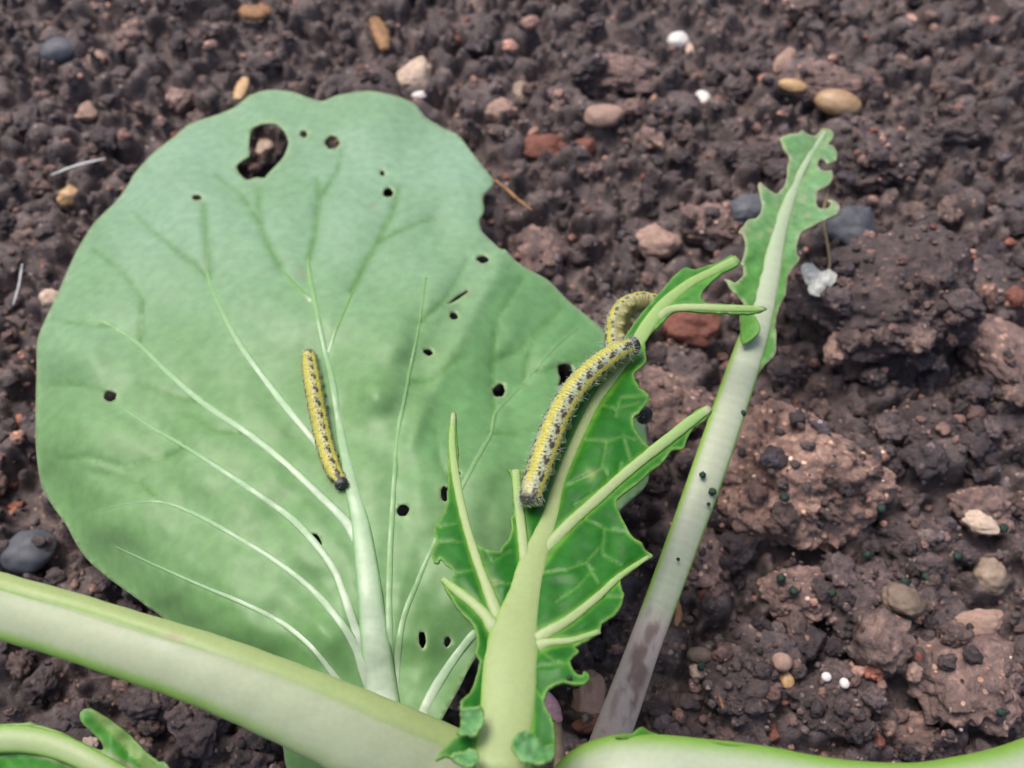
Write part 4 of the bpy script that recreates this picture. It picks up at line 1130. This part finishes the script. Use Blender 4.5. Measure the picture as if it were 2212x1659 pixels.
    for h in range(hairs):
        a0 = rs.random() ** 0.9
        if h % 5 == 0: a0 = rs.uniform(0.0, 0.06)
        if h % 6 == 0: a0 = rs.uniform(0.90, 0.985)
        i0 = min(N - 2, int(a0 * (N - 1))); p0 = rs.uniform(-2.1, 2.1)
        ii = np.argmin(np.abs(ph - p0)); base_ = V_[i0, ii]
        n_ = D[i0] * math.cos(p0) + S[i0] * math.sin(p0)
        end = T[i0] * (-1.2 if a0 < 0.06 else (1.0 if a0 > 0.93 else rs.uniform(-.5, .5)))
        dr = n_ + end * 0.8 + np.array([rs.uniform(-.3, .3) for _ in range(3)]); dr /= np.linalg.norm(dr)
        ln = hair_len * rs.uniform(0.5, 1.1)
        bend = np.array([0, 0, -0.12 * ln]) + T[i0] * ln * rs.uniform(-.2, .2)
        x_ = np.cross(dr, [0.3, 0.5, 0.8]); x_ /= np.linalg.norm(x_); y_ = np.cross(dr, x_)
        k0 = len(hv)
        for (f_, w_) in ((0.0, 0.000030), (0.5, 0.000023), (1.0, 0.000008)):
            ctr = base_ + dr * ln * f_ + bend * f_ * f_ - dr * (0.00005 if f_ == 0 else 0)
            for j in range(3):
                an = 2 * math.pi * j / 3
                hv.append(ctr + (x_ * math.cos(an) + y_ * math.sin(an)) * w_); hc.append((0.55, 0.57, 0.55))
        for f_ in range(2):
            for j in range(3): hf.append([k0 + f_ * 3 + j, k0 + f_ * 3 + (j + 1) % 3, k0 + f_ * 3 + 3 + (j + 1) % 3, k0 + f_ * 3 + 3 + j])
    if hairs:
        ho = mesh_obj('hair', hv, hf, M_BUG, o, np.array(hc))
        ho['kind'] = 'stuff'
    return root

# the slim spotted one on the large leaf: head toward the stalk
pts = [(667, 757), (670, 790), (678, 840), (690, 905), (705, 970), (722, 1018), (739, 1046), (742, 1054)]
r_s = 0.00185
path = []
for (a, b) in pts:
    zz = float(leaf_surface(np.array([a * 1.0 + 0]), np.array([b * 1.0]))[0]) + r_s * 0.80
    path.append((a, b, zz))
caterpillar(path, r_s, 0.50, 'slim yellow caterpillar with black spots on the large pale leaf', True, grey=0.0, hairs=170, hair_len=0.0008, seed=3)

# the stout hairy one along the midrib of the eaten leaf
pts = [(1139, 1092), (1147, 1070), (1160, 1030), (1180, 970), (1205, 905), (1240, 845), (1280, 802), (1325, 768), (1362, 750), (1383, 744)]
r_b = 0.00235
path = []
for (a, b) in pts:
    mx = np.interp(b, [742, 870, 952, 1040, 1110], [1375, 1285, 1245, 1208, 1190])
    zz = float(eat_z0(np.array([float(a)]), np.array([float(b)]))[0]) + r_b * 1.05 + 0.0008
    path.append((a, b, zz))
caterpillar(path, r_b, -0.42, 'stout hairy yellow and grey caterpillar stretched along the eaten leaf', False, grey=0.8, hairs=420, hair_len=0.0012, seed=5)

# the one hanging behind the eaten leaf, arched back over its stub
pts = [(1432, 668, 0.0425), (1408, 655, 0.0425), (1380, 654, 0.0425), (1350, 668, 0.0425), (1333, 700, 0.0425), (1330, 745, 0.0425), (1340, 800, 0.0430), (1362, 850, 0.0450), (1388, 890, 0.0480), (1399, 903, 0.0490)]
dr = [(0.3, 0.8, -0.3), (-0.1, 0.9, -0.3), (-0.5, 0.7, -0.3), (-0.9, 0.3, -0.3), (-1, 0, -0.25), (-1, -0.2, -0.2), (-0.8, -0.4, 0.2), (-0.6, -0.6, 0.2)]
caterpillar(pts, 0.0024, 0.0, 'hairy caterpillar arched behind the eaten leaf stub, black head peeping out', False, grey=0.75, hairs=520, hair_len=0.0019, dors=dr, seed=9)

# ------------------------------------------------------------------ droppings
M_FRASS = stone_mat('frass', (0.004, 0.016, 0.010), (0.012, 0.045, 0.026), 0.6, 1500, 0.5)
frass_mesh = [lump_mesh('frass_pellet', 500 + k, 3, M_FRASS, 0.001, amp=0.22, freq=1.6, octv=3, pits=0.25) for k in range(4)]
FR = [(1695, 1075), (1904, 1099), (1874, 1199), (2069, 1202), (2168, 1142), (1715, 1277), (1687, 1250), (1798, 1280), (1955, 1258), (2002, 1247), (1755, 1369), (1925, 1358), (1515, 1439), (2163, 1539)]
FRL = ['dark green dropping on the large light brown clod', 'dark green dropping at the right flank of the large light brown clod', 'dark green dropping just below the corner of the large light brown clod',
       'dark green dropping on the soil uphill of the rounded buff pebble', 'dark green dropping beside the flat cream flake', 'dark green dropping, lower of a close pair on the brown clod', 'dark green dropping, upper of a close pair on the brown clod',
       'dark green dropping between the close pair and the brown smooth pebble', 'dark green dropping touching the brown smooth pebble', 'dark green dropping next to the one touching the brown pebble', 'dark green dropping between the white beads and the close pair',
       'dark green dropping on the dark clod with white flecks', 'dark green dropping under the pale chip near the muddy stalk foot', 'dark green dropping on the pale brown flaky clod']
for i, (px, py) in enumerate(FR):
    p = on_soil(px, py, 0.0015)
    s = float(px_size(px, py, p[2])) * 9.5
    if i == 0: p = P(px, py, 0.0125)
    o = bpy.data.objects.new('frass_pellet', frass_mesh[i % 4]); COL.objects.link(o)
    o.location = p; o.scale = (s * 1150, s * 1000, s * 1000); o.rotation_euler = (0, 0, i * 1.7)
    tag(o, FRL[i], 'dropping', 'caterpillar droppings on the soil')
ST = [(1518, 1026, 7.5, 'round dark dropping on the thin stalk, the higher one', 0.0026), (1539, 1062, 8.5, 'dark dropping on the rim of the thin stalk below the round one', 0.0020), (1604, 893, 8, 'dark dropping stuck to the far rim of the thin stalk', 0.0008), (1531, 1089, 4.5, 'tiny dark speck of dropping low on the thin stalk', 0.0022), (1465, 1208, 4, 'tiniest dark speck on the thin stalk near its muddy foot', 0.0026)]
for i, (px, py, rp, lab, up) in enumerate(ST):
    z = float(tvz(py)) + up
    p = P(px, py, z); s = float(px_size(px, py, z)) * rp
    o = bpy.data.objects.new('frass_pellet', frass_mesh[i % 4]); COL.objects.link(o)
    o.location = p; o.scale = (s * 1000,) * 3
    tag(o, lab, 'dropping', 'caterpillar droppings on the thin stalk')
z = float(eat_surface(np.array([1230.]), np.array([1464.]))[0]) + 0.0004
p = P(1230, 1464, z); s = float(px_size(1230, 1464, z)) * 6
o = bpy.data.objects.new('frass_pellet', frass_mesh[1]); COL.objects.link(o); o.location = p; o.scale = (s * 1000,) * 3
tag(o, 'dark speck of dropping on the hooked leaf lobe', 'dropping')

# ------------------------------------------------------------------ smaller clods: fourteen shapes copied about, where the picture shows the soil
clod_meshes = [lump_mesh('soil_clod', 200 + k, 4, M_CLOD, 0.004, amp=0.45, freq=1.3, octv=6, pits=0.2, facets=3, rough=0.08, crumb=0.16, cfreq=2.2) for k in range(14)]
MARKS = [(1803, 234, 'rounded tan pebble'), (1473, 45, 'bluish white pebble'), (898, 168, 'rough cream stone'), (120, 92, 'flat blue grey slate'), (65, 1195, 'dark slate under the leaf margin'),
         (1728, 1022, 'large light brown clod'), (1925, 700, 'large dark knobbly clod'), (2142, 1242, 'rounded buff pebble'), (1810, 1466, 'two white beads'), (1340, 1490, 'mud smeared stalk foot'),
         (1305, 248, 'flat pinkish oval stone'), (1070, 450, 'bite in the leaf edge'), (1500, 720, 'dark red brick crumb'), (1700, 420, 'thin chewed leaf'), (50, 800, 'left leaf margin'),
         (2010, 535, 'angular pale pink stone'), (250, 1480, 'thick left stalk'), (820, 70, 'orange brown bark chip'), (550, 25, 'dark orange bark chip'), (163, 432, 'ochre topped stone'), (186, 240, 'pale pink stone'),
         (2085, 1450, 'pale flaky clod'), (1700, 1445, 'ochre grain and pink pebble'), (2100, 100, 'far edge of the bed'), (1540, 1590, 'horizontal white stalk'), (1480, 1200, 'middle of the thin stalk')]
mk = np.array([on_soil(a, b)[:2] for a, b, _ in MARKS])
SHADES = [('dark brown', (0.55, 0.53, 0.60)), ('purplish brown', (0.95, 0.92, 0.98)), ('brown', (1.35, 1.22, 1.12)), ('pale brown', (2.0, 1.75, 1.55))]
cnt = 0
while cnt < 285:
    px = random.uniform(-20, 2232); py = random.uniform(-20, 1680)
    if inside(np.array([px]), np.array([py]), LEAF)[0] and not any(inside(np.array([px]), np.array([py]), h)[0] for h in HOLES): continue
    if inside(np.array([px]), np.array([py]), EAT)[0]: continue
    q = on_soil(px, py)
    x, y = q[0], q[1]
    if clodmask[int((y + GH) / GS), int((x + GH) / GS)]: continue
    r = 0.0017 + 0.0031 * random.random() ** 2.2
    if any(math.hypot(x - a, y - b) < c + r * 1.15 or (abs(x - a) < c and 0 < b - y < c + 2.2 * r) for a, b, c in SPOTS): continue
    k = random.choices(range(4), (5, 6, 4, 1.6))[0]
    o = place_lump('soil_clod', clod_meshes[cnt % 14], x, y, r * random.uniform(0.8, 1.25), r * random.uniform(0.8, 1.2),
                   r * random.uniform(0.6, 0.85), random.uniform(0, 6.28), random.uniform(0.2, 0.40), (random.uniform(-.4, .4), random.uniform(-.4, .4)), size=0.004)
    o.color = (*(np.array(SHADES[k][1]) * random.uniform(0.9, 1.12)), 1)
    near = MARKS[int(np.argmin(np.hypot(mk[:, 0] - x, mk[:, 1] - y)))][2]
    tag(o, 'small %s crumbly clod in the soil near the %s' % (SHADES[k][0], near), 'soil clod', 'small clods lying in the soil')
    cnt += 1

# ------------------------------------------------------------------ withered seedling and the pink leaf
M_DRY = plant_mat('dry_tissue', 0.6, 0.2, 0.4, 900, 0.3, 0.25)
g0 = on_soil(1275, 1100, 0.002)
sp = on_soil(1770, 610, 0.002)
seed = empty('withered_seedling', tuple(sp))
tag(seed, 'withered seedling with three white papery lobes on a thin tan stalk', 'seedling')
for (cx, cy, rx, ry, ro, dz) in ((1753, 593, 27, 19, 0.9, 0.0), (1785, 604, 27, 20, -0.5, 0.0006), (1768, 621, 23, 20, 0.2, -0.0002)):
    blade('lobe', [tuple(q) for q in ellipse(cx, cy, rx, ry, ro, 14)], [], lambda x, y, cx=cx, cy=cy, dz=dz: sp[2] + 0.0026 + dz + 0.0016 * np.exp(-((x - cx) ** 2 + (y - cy) ** 2) / 150) + 0.0003 * fbm(x / 8, y / 8, 2, 4),
          lambda x, y, db: mix(np.tile(C(0.80, 0.78, 0.75), (len(x), 1)), C(0.66, 0.68, 0.62), np.clip(fbm(x / 14, y / 14, 2, 6), 0, 1)), M_DRY, seed, step=4, thick=0.0005, jag=0.8)
tube('stem', [(1776, 606, 6, sp[2] + 0.001), (1792, 575, 7, sp[2] + 0.003), (1788, 530, 7, sp[2] + 0.006), (1779, 480, 7, sp[2] + 0.010), (1783, 430, 7, sp[2] + 0.013), (1790, 400, 6, sp[2] + 0.014)], M_DRY, seed,
     lambda l, t, a: np.tile(C(0.36, 0.27, 0.16), (len(l), 1)), flat=0.9, K=8)

pk = P(1205, 1560, 0.024)
pink = empty('pink_withered_leaf', (float(pk[0]), float(pk[1]), float(pk[2])))
tag(pink, 'small pink withered leaf on a tan stalk behind the eaten leaf', 'withered leaf')
blade('leaf', [(1172, 1500), (1184, 1494), (1196, 1503), (1208, 1520), (1214, 1540), (1215, 1556), (1204, 1562), (1192, 1552), (1180, 1535), (1170, 1515)], [], lambda x, y: 0.030 + 0.0012 * np.sin((x - y) / 20.0),
      lambda x, y, db: mix(np.tile(C(0.42, 0.23, 0.29), (len(x), 1)), C(0.5, 0.33, 0.36), np.clip(fbm(x / 12, y / 12, 2, 3), 0, 1)), M_DRY, pink, step=4, thick=0.0009)
tube('stalk', [(1204, 1548, 14, 0.0295), (1208, 1600, 17, 0.028), (1206, 1680, 26, 0.026), (1190, 1800, 30, 0.020), (1160, 1900, 34, 0.012)], M_DRY, pink, lambda l, t, a: mix(np.tile(C(0.36, 0.27, 0.20), (len(l), 1)), C(0.42, 0.28, 0.30), sstep(0.3, 0.8, a)), flat=0.7, K=12)
